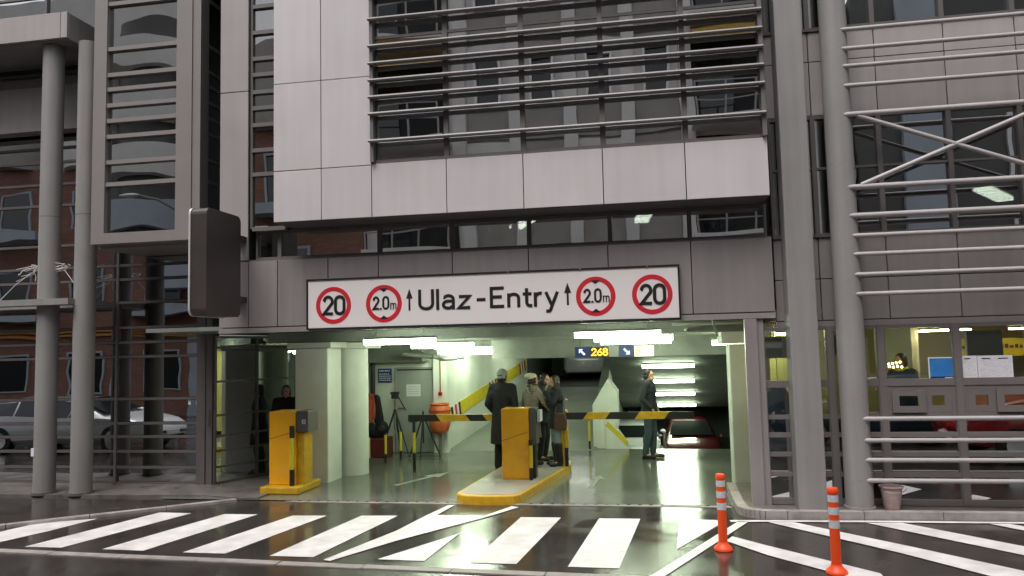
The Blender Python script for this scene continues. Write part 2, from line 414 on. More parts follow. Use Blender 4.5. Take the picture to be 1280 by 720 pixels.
# ------------------------------------------------------------------ stroke lettering (flat print with a hair of thickness)
def arc(cx, cy, rx, ry, a0, a1, n=10):
    return [(cx + rx * math.cos(R(a0 + (a1 - a0) * i / n)), cy + ry * math.sin(R(a0 + (a1 - a0) * i / n))) for i in range(n + 1)]
G = {  # cap height 1; each glyph: (advance, [(points, closed)])
    'U': (.66, [([(.07, 1), (.07, .30)] + arc(.31, .30, .24, .23, 180, 360) + [(.55, 1)], 0)]),
    'l': (.22, [([(.08, 1), (.08, 0)], 0)]),
    'a': (.60, [([(.08, .58)] + arc(.26, .49, .18, .17, 150, 0) + [(.44, 0)], 0), ([(.44, .40), (.24, .40)] + arc(.24, .235, .17, .165, 90, 270) + [(.30, .07), (.44, .17)], 0)]),
    'z': (.56, [([(.05, .60), (.44, .60), (.05, .07), (.46, .07)], 0)]),
    '-': (.62, [([(.10, .42), (.50, .42)], 0)]),
    'E': (.66, [([(.56, .93), (.07, .93), (.07, .07), (.56, .07)], 0), ([(.07, .52), (.48, .52)], 0)]),
    'n': (.60, [([(.08, .67), (.08, 0)], 0), ([(.08, .44)] + arc(.27, .44, .19, .18, 150, 0) + [(.46, 0)], 0)]),
    't': (.42, [([(.17, .88), (.17, .22)] + arc(.31, .21, .14, .15, 180, 270) + [(.38, .06)], 0), ([(.02, .61), (.36, .61)], 0)]),
    'r': (.44, [([(.08, .67), (.08, 0)], 0), ([(.08, .42)] + arc(.28, .42, .20, .20, 155, 75), 0)]),
    'y': (.56, [([(.04, .67), (.26, .04)], 0), ([(.48, .67), (.22, -.12)] + arc(.12, -.12, .10, .10, 0, -90) + [(.04, -.22)], 0)]),
    '2': (.62, [([(.07, .70)] + arc(.30, .69, .22, .25, 175, -20) + [(.07, .07), (.56, .07)], 0)]),
    '0': (.62, [(arc(.30, .70, .23, .24, 0, 180) + arc(.30, .30, .23, .24, 180, 360), 1)]),
    '.': (.26, [([(.10, .0), (.10, .13)], 0)]),
    'm': (.80, [([(.08, .67), (.08, 0)], 0), ([(.08, .46)] + arc(.23, .46, .15, .16, 150, 0) + [(.38, 0)], 0), ([(.38, .46)] + arc(.53, .46, .15, .16, 150, 0) + [(.68, 0)], 0)]),
    'K': (.62, [([(.07, 1), (.07, 0)], 0), ([(.54, 1), (.10, .45)], 0), ([(.22, .60), (.56, 0)], 0)]),
    '6': (.62, [([(.48, .95), (.14, .50)] + arc(.30, .30, .23, .24, 150, 490, 18), 0)]),
    '8': (.62, [(arc(.30, .74, .20, .20, 0, 360, 16)[:-1], 1), (arc(.30, .29, .24, .23, 0, 360, 16)[:-1], 1)]),
}
def ribbon(mb, pts, w, closed, put, depth):
    n = len(pts); L, Rr = [], []
    for i in range(n):
        p = Vector(pts[i])
        a = Vector(pts[i - 1]) if (i > 0 or closed) else None
        b = Vector(pts[(i + 1) % n]) if (i < n - 1 or closed) else None
        d1 = (p - a).normalized() if a is not None and (p - a).length > 1e-6 else None
        d2 = (b - p).normalized() if b is not None and (b - p).length > 1e-6 else None
        d1 = d1 or d2; d2 = d2 or d1
        t = (d1 + d2)
        t = t.normalized() if t.length > 1e-4 else d1
        nn = Vector((-t.y, t.x)); k = max(0.45, nn.dot(Vector((-d1.y, d1.x))))
        L.append(p + nn * (w / 2 / k)); Rr.append(p - nn * (w / 2 / k))
    v = [put(q, depth) for q in L] + [put(q, depth) for q in Rr]
    mb.add(v, [(i, (i + 1) % n, n + (i + 1) % n, n + i) for i in range(n if closed else n - 1)])
def text(mb, s, x, z, y, h, w=0.14, track=0.0, fit=None, z_off=0.0008):
    """upright lettering facing -Y, baseline z, starts at x; fit scales the width"""
    adv = sum((G[c][0] + track) if c != ' ' else .3 for c in s) - .08
    sx = h if fit is None else fit / adv
    u = x; k = 0
    for c in s:
        if c == ' ': u += .3 * sx; continue
        a, strokes = G[c]
        for pts, cl in strokes:
            k += 1
            ribbon(mb, [(p[0] * sx, p[1] * h) for p in pts], w, cl, lambda q, d, u=u: (u + q.x, d, z + q.y), y - z_off * (k % 3))
        u += (a + track) * sx
    return mb
def disc(mb, cx, cz, y, r0, r1, n=48):
    v = [(cx + r * math.cos(2 * math.pi * i / n), y, cz + r * math.sin(2 * math.pi * i / n)) for r in (r0, r1) for i in range(n)]
    return mb.add(v, [(i, (i + 1) % n, n + (i + 1) % n, n + i) for i in range(n)])

# ================================================================== THE SETTING
GROUND_Y = 10.86
road = struct('road', MB().add([(-140, -90, 0), (140, -90, 0), (140, GROUND_Y, 0), (-140, GROUND_Y, 0)], [(0, 1, 2, 3)]), 'asphalt')
def flat(name, pts, z, m, parent):
    return MB().add([(x, y, z) for x, y in pts], [tuple(range(len(pts)))]).build(name, m, parent)
Z1 = 0.005
# zebra stripes, in metres on the road
def stripe(*pts): return flat('crossing_stripe', pts, Z1, 'paint', road)
def dirpt(a, b, t): return (a[0] + (b[0] - a[0]) * t, a[1] + (b[1] - a[1]) * t)
stripe((-8.17, 9.22), (-7.52, 9.54), (-7.65, 8.81), (-7.82, 8.25), (-7.92, 7.91), (-8.46, 7.90))
stripe((-6.88, 9.98), (-6.38, 9.96), (-6.83, 8.07), (-7.32, 8.07))
stripe((-5.87, 9.94), (-5.38, 9.95), (-5.74, 8.03), (-6.28, 8.05))
stripe((-4.85, 9.91), (-4.37, 9.94), (-4.71, 8.00), (-5.23, 8.00))
stripe((-3.89, 9.97), (-3.39, 10.01), (-3.65, 7.95), (-4.16, 7.95))
stripe((-2.32, 9.12), (-2.40, 7.91), (-2.92, 7.93))
stripe((-1.73, 10.03), (-1.21, 10.04), (-1.42, 7.89), (-1.91, 7.89))
stripe((-0.72, 10.03), (-0.20, 10.04), (-0.38, 7.83), (-0.89, 7.84))
stripe((0.28, 10.05), (0.85, 10.03), (0.75, 9.80), (0.20, 8.59))
def marking(*pts): return flat('lane_marking', pts, Z1 + 0.004, 'paint', road)
marking((-2.88, 10.69), (-2.79, 10.72), (-2.87, 10.07), (-2.22, 10.06), (-1.97, 10.69), (-1.86, 10.62), (-2.20, 9.95), (-2.97, 8.69), (-3.40, 7.81), (-3.49, 7.84), (-3.13, 9.16), (-3.00, 10.08))
marking((1.00, 9.99), (1.11, 9.96), (0.05, 7.58), (-0.11, 7.52))
marking((0.84, 9.20), (1.17, 8.82), (2.05, 7.88), (2.05, 7.78), (1.73, 7.75), (1.12, 8.43), (0.75, 8.99))
marking((1.34, 9.95), (1.64, 9.97), (2.64, 8.90), (3.41, 8.03), (3.35, 7.90), (3.01, 7.87), (2.45, 8.64))
marking((2.48, 9.99), (2.89, 10.02), (3.82, 8.95), (3.66, 8.60))
marking((3.85, 10.04), (4.07, 10.05), (4.50, 9.58), (4.37, 9.33))
marking((0.89, 10.03), (1.35, 10.06), (2.66, 10.12), (4.95, 10.17), (4.92, 10.10), (2.64, 10.03), (1.34, 9.97), (0.90, 9.93))
# flush gutter stones on the near side of the crossing
def stone_row(name, a, b, w, z0, z1, n, m, parent, gap=0.012):
    a, b = Vector(a), Vector(b); d = (b - a); L = d.length; d.normalize(); nrm = Vector((-d.y, d.x))
    for i in range(n):
        s0, s1 = i * L / n + gap / 2, (i + 1) * L / n - gap / 2
        dz = random.uniform(-.004, .004)
        q = [a + d * s0, a + d * s1, a + d * s1 + nrm * w, a + d * s0 + nrm * w]
        MB().prism([(p.x, p.y) for p in q], 'z', z0, z1 + dz).build(name, m, parent)
stone_row('gutter_stone', (-9.6, 7.90), (4.6, 7.21), 0.13, -0.1, 0.012, 15, 'kerb', road)
stone_row('kerbstone', (-9.9, 7.72), (-6.16, 10.78), 0.13, -0.1, 0.035, 5, 'kerb', road)
# concrete apron in front of the glass wall, right-hand pavement with rounded kerb
apron = struct('apron', MB().prism([(-30, 11.0), (-9.0, 11.05), (-6.9, 11.15), (-6.2, 10.95), (-5.95, 11.0), (-5.95, 12.55), (-7.2, 13.4), (-7.4, 12.2), (-30, 12.2)], 'z', -0.1, 0.022), 'pave')
pav_edge = [(1.06, 12.2), (1.03, 10.8), (1.03, 10.55)]
for i in range(1, 9):
    t = R(180 + 90 * i / 9); pav_edge.append((1.40 + .37 * math.cos(t), 10.50 + .37 * math.sin(t)))
pav_edge += [(1.6, 10.13), (4.3, 10.20), (14, 10.45)]
pavement = struct('pavement', MB().prism([(x + .13 if x < 1.3 else x, y + .13 if y < 10.6 and x > 1.2 else y) for x, y in pav_edge] + [(14, 12.2)], 'z', -0.1, 0.092), 'pave')
ks = []
for (a, b) in zip(pav_edge[:-1], pav_edge[1:]):
    L = math.hypot(b[0] - a[0], b[1] - a[1]); k = max(1, round(L / 0.9))
    for i in range(k): ks.append((dirpt(a, b, i / k), dirpt(a, b, (i + 1) / k)))
for a, b in ks:
    d = Vector((b[0] - a[0], b[1] - a[1])); L = d.length; d.normalize(); nr = Vector((-d.y, d.x)); a, b = Vector(a), Vector(b)
    a2, b2 = a + d * .004, b - d * .004
    MB().prism([tuple(a2), tuple(b2), tuple(b2 + nr * .125), tuple(a2 + nr * .125)], 'z', -0.1, 0.1 + random.uniform(-.003, .003)).build('kerbstone', 'kerb', pavement)

# garage floor, drain, ramps
gf = struct('garage_floor', MB().add([(-7.6, 10.95, 0), (1.2, 10.95, 0), (1.2, 12.3, 0), (3.4, 12.3, 0), (3.4, 16.7, 0), (-1.2, 16.7, 0), (-1.2, 16.45, 0), (-7.6, 16.45, 0)], [tuple(range(8))]), 'gfloor')
dr = thing('drain_channel', 'narrow dark slotted drain channel across the garage entrance threshold', 'drain', (-2.2, 10.9, 0))
B(-5.4, 1.0, 10.865, 10.945, -0.06, -0.02).build('channel', 'black', dr)
B(-5.4, 1.0, 10.80, 10.863, -0.06, 0.008).build('edge_strip', 'kerb', dr)
for i in range(42):
    x = -5.36 + i * .152
    B(x, x + .1, 10.868, 10.942, -0.03, 0.004).build('grate_bar', 'steel_dark', dr)
ur = struct('up_ramp', MB().add([(-4.75, 16.45, 0), (-1.2, 16.45, 0), (-1.0, 24.2, .93), (-4.2, 24.2, .93)], [(0, 1, 2, 3)]), 'ramp_floor')
struct('upper_deck', MB().add([(-4.2, 24.2, .93), (-1.0, 24.2, .93), (-1.0, 36, .93), (-4.2, 36, .93)], [(0, 1, 2, 3)]), 'core')  # deck coloured dark to stand for the shadow below the white car
dr2 = struct('down_ramp', MB().add([(-1.2, 16.7, 0), (3.4, 16.7, 0), (3.4, 25, -1.66), (-1.2, 25, -1.66), (3.4, 33, -1.66), (-1.2, 33, -1.66)], [(0, 1, 2, 3), (3, 2, 4, 5)]), 'gfloor')
# arrows on the garage floor
def floor_arrow(x, y, ang, s=1.0):
    c, q = math.cos(ang), math.sin(ang)
    pts = [(-.05, -.75), (.05, -.75), (.05, .2), (.17, .2), (0, .75), (-.17, .2), (-.05, .2)]
    flat('floor_arrow', [(x + s * (c * u - q * v), y + s * (q * u + c * v)) for u, v in pts], 0.004, mat_arrow, gf)
mat_arrow = mat('worn_floor_paint', (0.42, 0.44, 0.40), 0.4, var=0.3, scale=9, c2=(0.24, 0.26, 0.24))
floor_arrow(-3.9, 12.9, R(-22)); floor_arrow(-0.95, 12.75, R(-4), .8)

# garage walls, ceiling, beams
gc = struct('garage_ceiling', MB().box(-7.6, 3.6, 10.62, 36, 2.56, 2.62), 'darkconc')
gw = struct('garage_wall', MB().box(-6.75, -4.34, 16.2, 16.4, 0, 2.555), 'plaster')
MB().box(-4.62, -4.32, 16.08, 16.198, 0, 2.5).build('pilaster', 'plaster', gw)
struct('garage_wall', MB().box(-7.0, -6.752, 13.3, 16.4, 0, 2.555), 'plaster')
# wall beside the up ramp: it stands at an angle
rw = struct('ramp_wall', MB().add([(-4.42, 16.41, 0), (-3.62, 22.7, 0), (-3.62, 22.7, 2.555), (-4.42, 16.41, 2.555), (-4.7, 16.41, 0), (-3.9, 22.7, 0), (-3.9, 22.7, 2.555), (-4.7, 16.41, 2.555)],
    [(0, 1, 2, 3), (1, 5, 6, 2), (5, 4, 7, 6), (4, 0, 3, 7), (3, 2, 6, 7), (0, 4, 5, 1)]), 'plaster')
# yellow guide band with red-white chevron patches, a board screwed to the ramp wall
def wallpt(t, z, out): # t in 0..1 along the wall
    return (-4.42 + .80 * t + out * .992, 16.41 + 6.29 * t - out * .126, z)
def band(t0, t1, m, name, out, sl=0.0):
    def zc(t): return 0.74 + 0.98 * t
    w = .15
    v = []
    for o in (0.002, out):
        v += [wallpt(t0 + sl, zc(t0) - w, o), wallpt(t1 + sl, zc(t1) - w, o), wallpt(t1, zc(t1) + w, o), wallpt(t0, zc(t0) + w, o)]
    return MB().add(v, [(0, 3, 2, 1), (4, 5, 6, 7), (0, 1, 5, 4), (1, 2, 6, 5), (2, 3, 7, 6), (3, 0, 4, 7)]).build(name, m, rw)
band(0.015, 0.985, 'lime', 'guide_band', 0.02)
for t0 in (0.03, 0.44, 0.86):
    for k in range(5):
        band(t0 + k * .018, t0 + k * .018 + .017, ('sign_red' if k == 2 else 'black') if k % 2 == 0 else 'paint', 'chevron_patch', 0.025, 0.012)
# right wall, pit walls and the back of the garage
struct('garage_wall', MB().box(3.4, 3.6, 14.4, 34, -1.9, 2.555), 'darkconc')
struct('garage_wall', MB().box(-6, 3.6, 33.2, 33.4, -1.9, 2.555), 'darkconc')
struct('garage_wall', MB().box(-4.5, -4.22, 22.72, 36, 0.6, 2.555), 'darkconc')
# soffit over the down ramp
struct('ramp_soffit', MB().prism([(16.9, 2.2), (26.5, 0.10), (33.1, 0.10), (33.1, 0.5), (26.5, 0.5), (16.9, 2.5)], 'x', -1.0, 3.395), 'darkconc')
# beam across the hall
bm_ = struct('garage_beam', MB().box(-3.3, 3.39, 16.0, 16.85, 1.97, 2.555), 'concrete')
struct('garage_beam', MB().box(-6.74, -4.75, 15.7, 16.19, 1.95, 2.555), 'concrete')
for (y0, z0) in ((12.75, 2.38), (14.5, 2.36)):
    struct('garage_beam', MB().box(-6.7, 3.39, y0, y0 + .22, z0, 2.557), 'concrete')
# parapet between the ramps: gabled white block and low sloping wall with a yellow stripe
pp = struct('ramp_parapet', MB().prism([(-1.27, 0.0), (-0.98, 0.0), (-0.73, .45), (-0.73, 1.20), (-0.93, 1.48), (-1.27, 0.93)], 'y', 16.78, 17.6), 'plaster')
pl = struct('ramp_parapet', MB().prism([(-1.0, -.3), (-0.52, -.3), (-0.52, 0.14), (-0.88, 0.62), (-1.0, 0.66)], 'y', 16.72, 16.775), 'plaster')
MB().add([(-0.535, 16.715, .03), (-0.535, 16.715, .17), (-0.95, 16.715, .58), (-1.0, 16.715, .50)], [(0, 1, 2, 3)]).build('yellow_stripe', 'lime', pl)
struct('ramp_wall', MB().prism([(17.6, -2), (33, -2), (33, 2.5), (24, 2.4), (17.6, 1.25)], 'x', -1.2, -1.02), 'darkconc')

# ================================================================== THE PARKING BUILDING
pb = thing('parking_building', 'pale and grey clad office block over the wide garage entrance', 'building', (-2.0, 10.5, 0))
def panels(xs, zs, y0, y1, m, parent, gap=0.012, name='cladding_panel'):
    for i in range(len(xs) - 1):
        for j in range(len(zs) - 1):
            dy = random.uniform(-.002, .002)
            B(xs[i] + gap / 2, xs[i + 1] - gap / 2, y0 + dy, y1, zs[j] + gap / 2, zs[j + 1] - gap / 2).build(name, m, parent, bevel=0.003)
YV = 10.1
# projecting pale volume
VX = [-5.23, -4.5, -3.75]
panels(VX, [4.06, 4.80, 6.08, 7.36, 8.64], YV, YV + .04, 'white_panel', pb)
panels([-3.75, -2.67, -1.6, -.53, .54, 1.58], [4.06, 4.82], YV, YV + .04, 'white_panel', pb)
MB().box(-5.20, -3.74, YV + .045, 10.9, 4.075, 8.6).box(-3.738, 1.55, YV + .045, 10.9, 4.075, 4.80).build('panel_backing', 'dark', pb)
B(-5.21, 1.56, YV + .02, 10.72, 4.055, 4.0735).build('soffit', 'frame_dark', pb)
B(1.552, 1.58, YV + .042, 10.9, 4.075, 8.6).build('side_cladding', 'white_panel', pb)
# ribbon window with louvres
rbx = [-3.74, -2.67, -1.595, -.515, .56, 1.55]
for i in range(5):
    w = MB(); a, b = rbx[i], rbx[i + 1]
    for x in ((a, a + .035), (b - .035, b)): w.box(x[0], x[1], 10.125, 10.24, 4.825, 8.4)
    w.box(a + .036, b - .036, 10.13, 10.24, 4.825, 4.87).box(a + .036, b - .036, 10.135, 10.24, 6.62, 6.66)
    wf = w.build('window', 'frame', pb)
    B(a + .036, b - .036, 10.15, 10.165, 4.872, 6.618).build('pane', 'glass_dark', wf)
    B(a + .036, b - .036, 10.15, 10.165, 6.662, 8.4).build('pane', 'glass_dark', wf)
B(-3.748, -3.70, 10.045, 10.122, 4.83, 8.4).build('side_frame', 'frame', pb)
B(1.52, 1.575, 10.045, 10.122, 4.83, 8.4).build('side_frame', 'frame', pb)
for z in (5.125, 5.51, 5.75, 5.99, 6.235, 6.485, 6.875, 7.24, 7.50):
    MB().prism([(9.985, z - .010), (10.0, z - .026), (10.08, z - .018), (10.12, z + .004), (10.08, z + .022), (10.0, z + .014)], 'x', -3.76, 1.57).build('louvre', 'louvre', pb, bevel=0.003)
# dim office rooms behind the ribbon
rm = MB()
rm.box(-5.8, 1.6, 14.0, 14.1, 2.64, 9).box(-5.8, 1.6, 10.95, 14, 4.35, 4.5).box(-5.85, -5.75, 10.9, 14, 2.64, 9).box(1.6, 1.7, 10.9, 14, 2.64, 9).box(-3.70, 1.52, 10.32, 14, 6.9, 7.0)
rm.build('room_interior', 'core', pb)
def tube_lamp(x, y, z, label, ln=.9, par='', ang=0):
    t = thing('office_tube', label, 'ceiling lamp', (x, y, z), ang, 'tube lamps in the dim offices')
    B(-.13, .13, -ln / 2, ln / 2, .05, .09).build('housing', 'housing', t, local=True)
    B(-.11, .11, -ln / 2 + .02, ln / 2 - .02, 0, .049).build('diffuser', 'tube_light_dim', t, local=True)
tube_lamp(-1.98, 12.3, 4.2, 'left office tube lamp glowing behind the narrow glass strip', .9, '', R(25))
tube_lamp(-.03, 12.3, 4.2, 'right office tube lamp glowing behind the narrow glass strip', .9, '', R(5))
tube_lamp(5.05, 12.2, 4.25, 'office tube lamp behind the glazing of the right wing, between tubular rails', 1.3, '', R(-35))
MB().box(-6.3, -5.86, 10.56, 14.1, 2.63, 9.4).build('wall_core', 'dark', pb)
# blinds and desk shapes in the rooms: pale rails
for x, z in ((-3.2, 5.0), (-2.3, 5.0), (1.0, 5.05)):
    B(x - .03, x + .03, 10.9, 10.95, 4.85, z + .35).build('room_post', 'louvre', pb)
# glass strip under the volume
gx = [-5.80, -5.42, -3.85, -2.75, -1.63, -.49, .59, 1.6]
for i in range(7):
    a, b = gx[i], gx[i + 1]
    w = MB().box(a, a + .03, 10.66, 10.74, 3.60, 4.05).box(b - .03, b, 10.66, 10.74, 3.60, 4.05).box(a + .031, b - .031, 10.665, 10.74, 4.0, 4.05).box(a + .031, b - .031, 10.665, 10.74, 3.60, 3.645)
    wf = w.build('window', 'frame', pb)
    B(a + .031, b - .031, 10.695, 10.71, 3.646, 3.999).build('pane', 'glass_dark', wf)
for x in (-4.9, -3.3, -2.9, -2.45, -2.0, 1.05):
    B(x - .05, x + .05, 11.6, 11.7, 2.7, 4.3).build('room_post', 'concrete', pb)
# fascia band
fx = [-6.31, -5.83, -5.37, -4.58, -3.81, -2.71, -1.62, -.52, .585, 1.635]
panels(fx, [2.59, 3.575], 10.5, 10.54, 'grey_panel', pb)
B(-6.31, 1.635, 10.5, 10.58, 2.51, 2.582).build('fascia_trim', 'grey_panel', pb)
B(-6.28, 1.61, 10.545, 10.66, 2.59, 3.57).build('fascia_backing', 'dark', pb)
B(-6.31, 1.635, 10.545, 10.70, 3.578, 3.598).build('sill', 'frame', pb)
B(1.612, 1.635, 10.545, 10.95, 2.52, 3.577).build('side_cladding', 'grey_panel', pb)
# pillar left of the glass slot
panels([-6.31, -5.84], [3.585, 6.17, 8.75], 10.5, 10.54, 'mid_panel', pb)
# slot of narrow glazing between pillar and volume
slot = MB().box(-5.838, -5.80, 10.55, 10.64, 4.07, 8.6).box(-5.27, -5.235, 10.55, 10.64, 4.07, 8.6)
for z in (4.06, 4.89, 5.26, 5.65, 5.91, 6.16, 6.43, 6.68, 7.09, 7.5):
    slot.box(-5.80, -5.27, 10.54, 10.63, z - .03, z + .03)
sl = slot.build('window', 'frame', pb)
zz = [4.06, 4.89, 5.26, 5.65, 5.91, 6.16, 6.43, 6.68, 7.09, 7.5, 8.6]
for a, b in zip(zz[:-1], zz[1:]): B(-5.799, -5.271, 10.59, 10.605, a + .031, b - .031).build('pane', 'glass_mirror', sl)
# big dark mass of the building behind and above, keeps the sky out of the hall
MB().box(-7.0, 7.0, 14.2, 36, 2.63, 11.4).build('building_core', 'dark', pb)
MB().box(-8.6, 10.0, 10.95, 36.0, 8.7, 11.5).build('upper_storeys', 'mid_panel', pb)
# columns in the entrance
def column_thing(name, label, x0, x1, y0, y1, z1, m, rnd=False, capital=None):
    cx, cy = (x0 + x1) / 2, (y0 + y1) / 2
    t = thing(name, label, 'column', (cx, cy, 0), 0)
    if rnd: MB().cyl((cx, cy, -.02), (cx, cy, z1), (x1 - x0) / 2, None, 36).build('shaft', m, t)
    else: B(x0, x1, y0, y1, -.02, z1).build('shaft', m, t, bevel=0.02)
    if capital:
        a, z0, z2 = capital
        B(x0 - a, x1 + a, y0 - a, y1 + a, z0, z2).build('capital', m, t, bevel=0.01)
    return t
column_thing('square_column', 'square white plastered column with flat capital behind the left yellow cabinet', -6.02, -5.42, 12.4, 13.0, 2.27, 'plaster', False, (.10, 2.272, 2.37))
column_thing('round_column', 'round white column beside the square one at the left of the garage mouth', -5.67, -5.09, 13.1, 13.68, 2.25, 'plaster', True, (.12, 2.252, 2.36))
column_thing('entrance_column', 'white column with square capital at the right edge of the garage mouth', 1.21, 1.70, 12.4, 12.9, 2.18, 'plaster', False, (.12, 2.182, 2.37))

# ---- entrance sign
SG = 10.44
sg = thing('entrance_sign', 'long white entry sign with red speed and height roundels above the garage', 'sign', (-2.22, 10.45, 2.55))
B(-4.86, .40, SG, 10.495, 2.55, 3.235).build('board', 'sign_white', sg)
fr = MB().box(-4.885, -4.861, SG - .012, 10.497, 2.525, 3.26).box(.401, .425, SG - .012, 10.497, 2.525, 3.26).box(-4.86, .40, SG - .012, 10.497, 2.525, 2.549).box(-4.86, .40, SG - .012, 10.497, 3.236, 3.26)
fr.build('frame', 'sign_black', sg)
for x in (-3.9, -2.9, -1.9, -.9, .0):
    B(x - .012, x + .012, SG - .02, SG - .013, 2.527, 2.547).build('clip', 'chrome', sg)
    B(x - .012, x + .012, SG - .02, SG - .013, 3.238, 3.258).build('clip', 'chrome', sg)
def letter(s, x, z, h, fit, w, parent, name='lettering', m='sign_black'):
    return text(MB(), s, x, z, SG - .004, h, w, 0, fit).build(name, m, parent)
letter('Ulaz', -3.205, 2.755, .295, .765, .045, sg)
letter('-', -2.385, 2.755, .295, .17, .045, sg)
letter('Entry', -2.17, 2.755, .295, .95, .045, sg)
for x in (-3.33, -1.08):
    MB().add([(x - .014, SG - .004, 2.76), (x + .014, SG - .004, 2.76), (x + .014, SG - .004, 2.93), (x + .048, SG - .004, 2.93), (x, SG - .004, 3.07), (x - .048, SG - .004, 2.93), (x - .014, SG - .004, 2.93)], [tuple(range(7))]).build('arrow', 'sign_black', sg)
for cx, kind in ((-4.47, '20'), (-3.71, 'h'), (-.70, 'h'), (.055, '20')):
    cz = 2.87
    rd = disc(MB(), cx, cz, SG - .003, .205, .268).build('roundel', 'sign_red', sg)
    if kind == '20':
        text(MB(), '20', cx - .165, cz - .14, SG - .005, .28, .045, 0, .33).build('digits', 'sign_black', rd)
    else:
        text(MB(), '2.0', cx - .165, cz - .085, SG - .005, .19, .03, 0, .235).build('digits', 'sign_black', rd)
        text(MB(), 'm', cx + .095, cz - .085, SG - .005, .135, .016, 0, .09).build('letter', 'sign_black', rd)
        for sgn in (1, -1):
            MB().add([(cx - .065, SG - .006, cz + sgn * .218), (cx + .065, SG - .006, cz + sgn * .218), (cx, SG - .006, cz + sgn * .168)], [(0, 1, 2)]).build('arrowhead', 'sign_black', rd)

# ================================================================== RIGHT WING
sw = thing('side_wing', 'grey clad wing with ticket windows and tubular rails right of the entrance', 'building', (4.0, 10.6, 0))
YW = 10.6
wx = [1.66, 2.23, 3.063, 3.915, 4.765, 5.65, 6.5]
panels(wx, [2.46, 3.005, 3.55], YW, YW + .04, 'grey_panel', sw)
panels(wx, [5.19, 5.925, 6.335], YW, YW + .04, 'mid_panel', sw)
B(1.66, 6.5, YW, YW + .06, 2.385, 2.455).build('fascia_trim', 'grey_panel', sw)
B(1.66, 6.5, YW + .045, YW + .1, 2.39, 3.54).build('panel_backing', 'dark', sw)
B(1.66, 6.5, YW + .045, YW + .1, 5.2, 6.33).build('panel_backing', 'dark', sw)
mx_ = [1.66, 2.23, 3.05, 3.90, 4.74, 5.6, 6.5]
for i in range(6):
    a, b = mx_[i], mx_[i + 1]
    for (z0, z1) in ((3.553, 5.187), (6.337, 8.6)):
        w = MB().box(a, a + .03, YW - .03, YW + .08, z0, z1).box(b - .03, b, YW - .03, YW + .08, z0, z1).box(a + .031, b - .031, YW - .02, YW + .08, z0, z0 + .05).box(a + .031, b - .031, YW - .02, YW + .08, z1 - .05, z1)
        zs = [z0 + .051, (z0 + z1) / 2 + .1 if z0 < 4 else 7.0, z1 - .051]
        w.box(a + .031, b - .031, YW - .01, YW + .08, zs[1] - .015, zs[1] + .015)
        wf = w.build('window', 'frame_dark', sw)
        B(a + .031, b - .031, YW + .03, YW + .045, zs[0], zs[1] - .016).build('pane', 'glass_dark', wf)
        B(a + .031, b - .031, YW + .03, YW + .045, zs[1] + .016, zs[2]).build('pane', 'glass_dark', wf)
rm = MB().box(1.705, 9.9, 14, 14.15, 2.64, 8.6).box(1.705, 9.9, 10.75, 14, 2.56, 2.7).box(1.705, 9.9, 10.75, 14, 4.95, 5.3).box(1.705, 9.9, 10.75, 14, 6.9, 7.0)
rm.build('room_interior', 'core', sw)
# tubular rails run from the round column to the right
for z in (6.205, 5.951, 5.719, 5.461, 5.082, 4.137, 3.769, 3.514, 3.276, 3.018, 2.772, 1.214, .949, .708, .458):
    r = .036 if z in (5.082, 4.137, 3.769) else .029
    MB().cyl((2.55, 10.28, z), (8.5, 10.28, z), r, None, 14).build('rail', 'tube', sw)
for a, b in (((2.72, 5.06), (3.86, 4.61)), ((2.72, 4.16), (3.86, 4.61)), ((3.86, 4.61), (5.0, 5.06)), ((3.86, 4.61), (5.0, 4.16))):
    MB().cyl((a[0], 10.28, a[1]), (b[0], 10.28, b[1]), .030, None, 14).build('brace', 'tube', sw)
for z in (5.082, 4.137, 3.018, .949):
    B(5.0, 5.06, 10.31, YW - .035, z - .03, z + .03).build('rail_bracket', 'frame', sw)
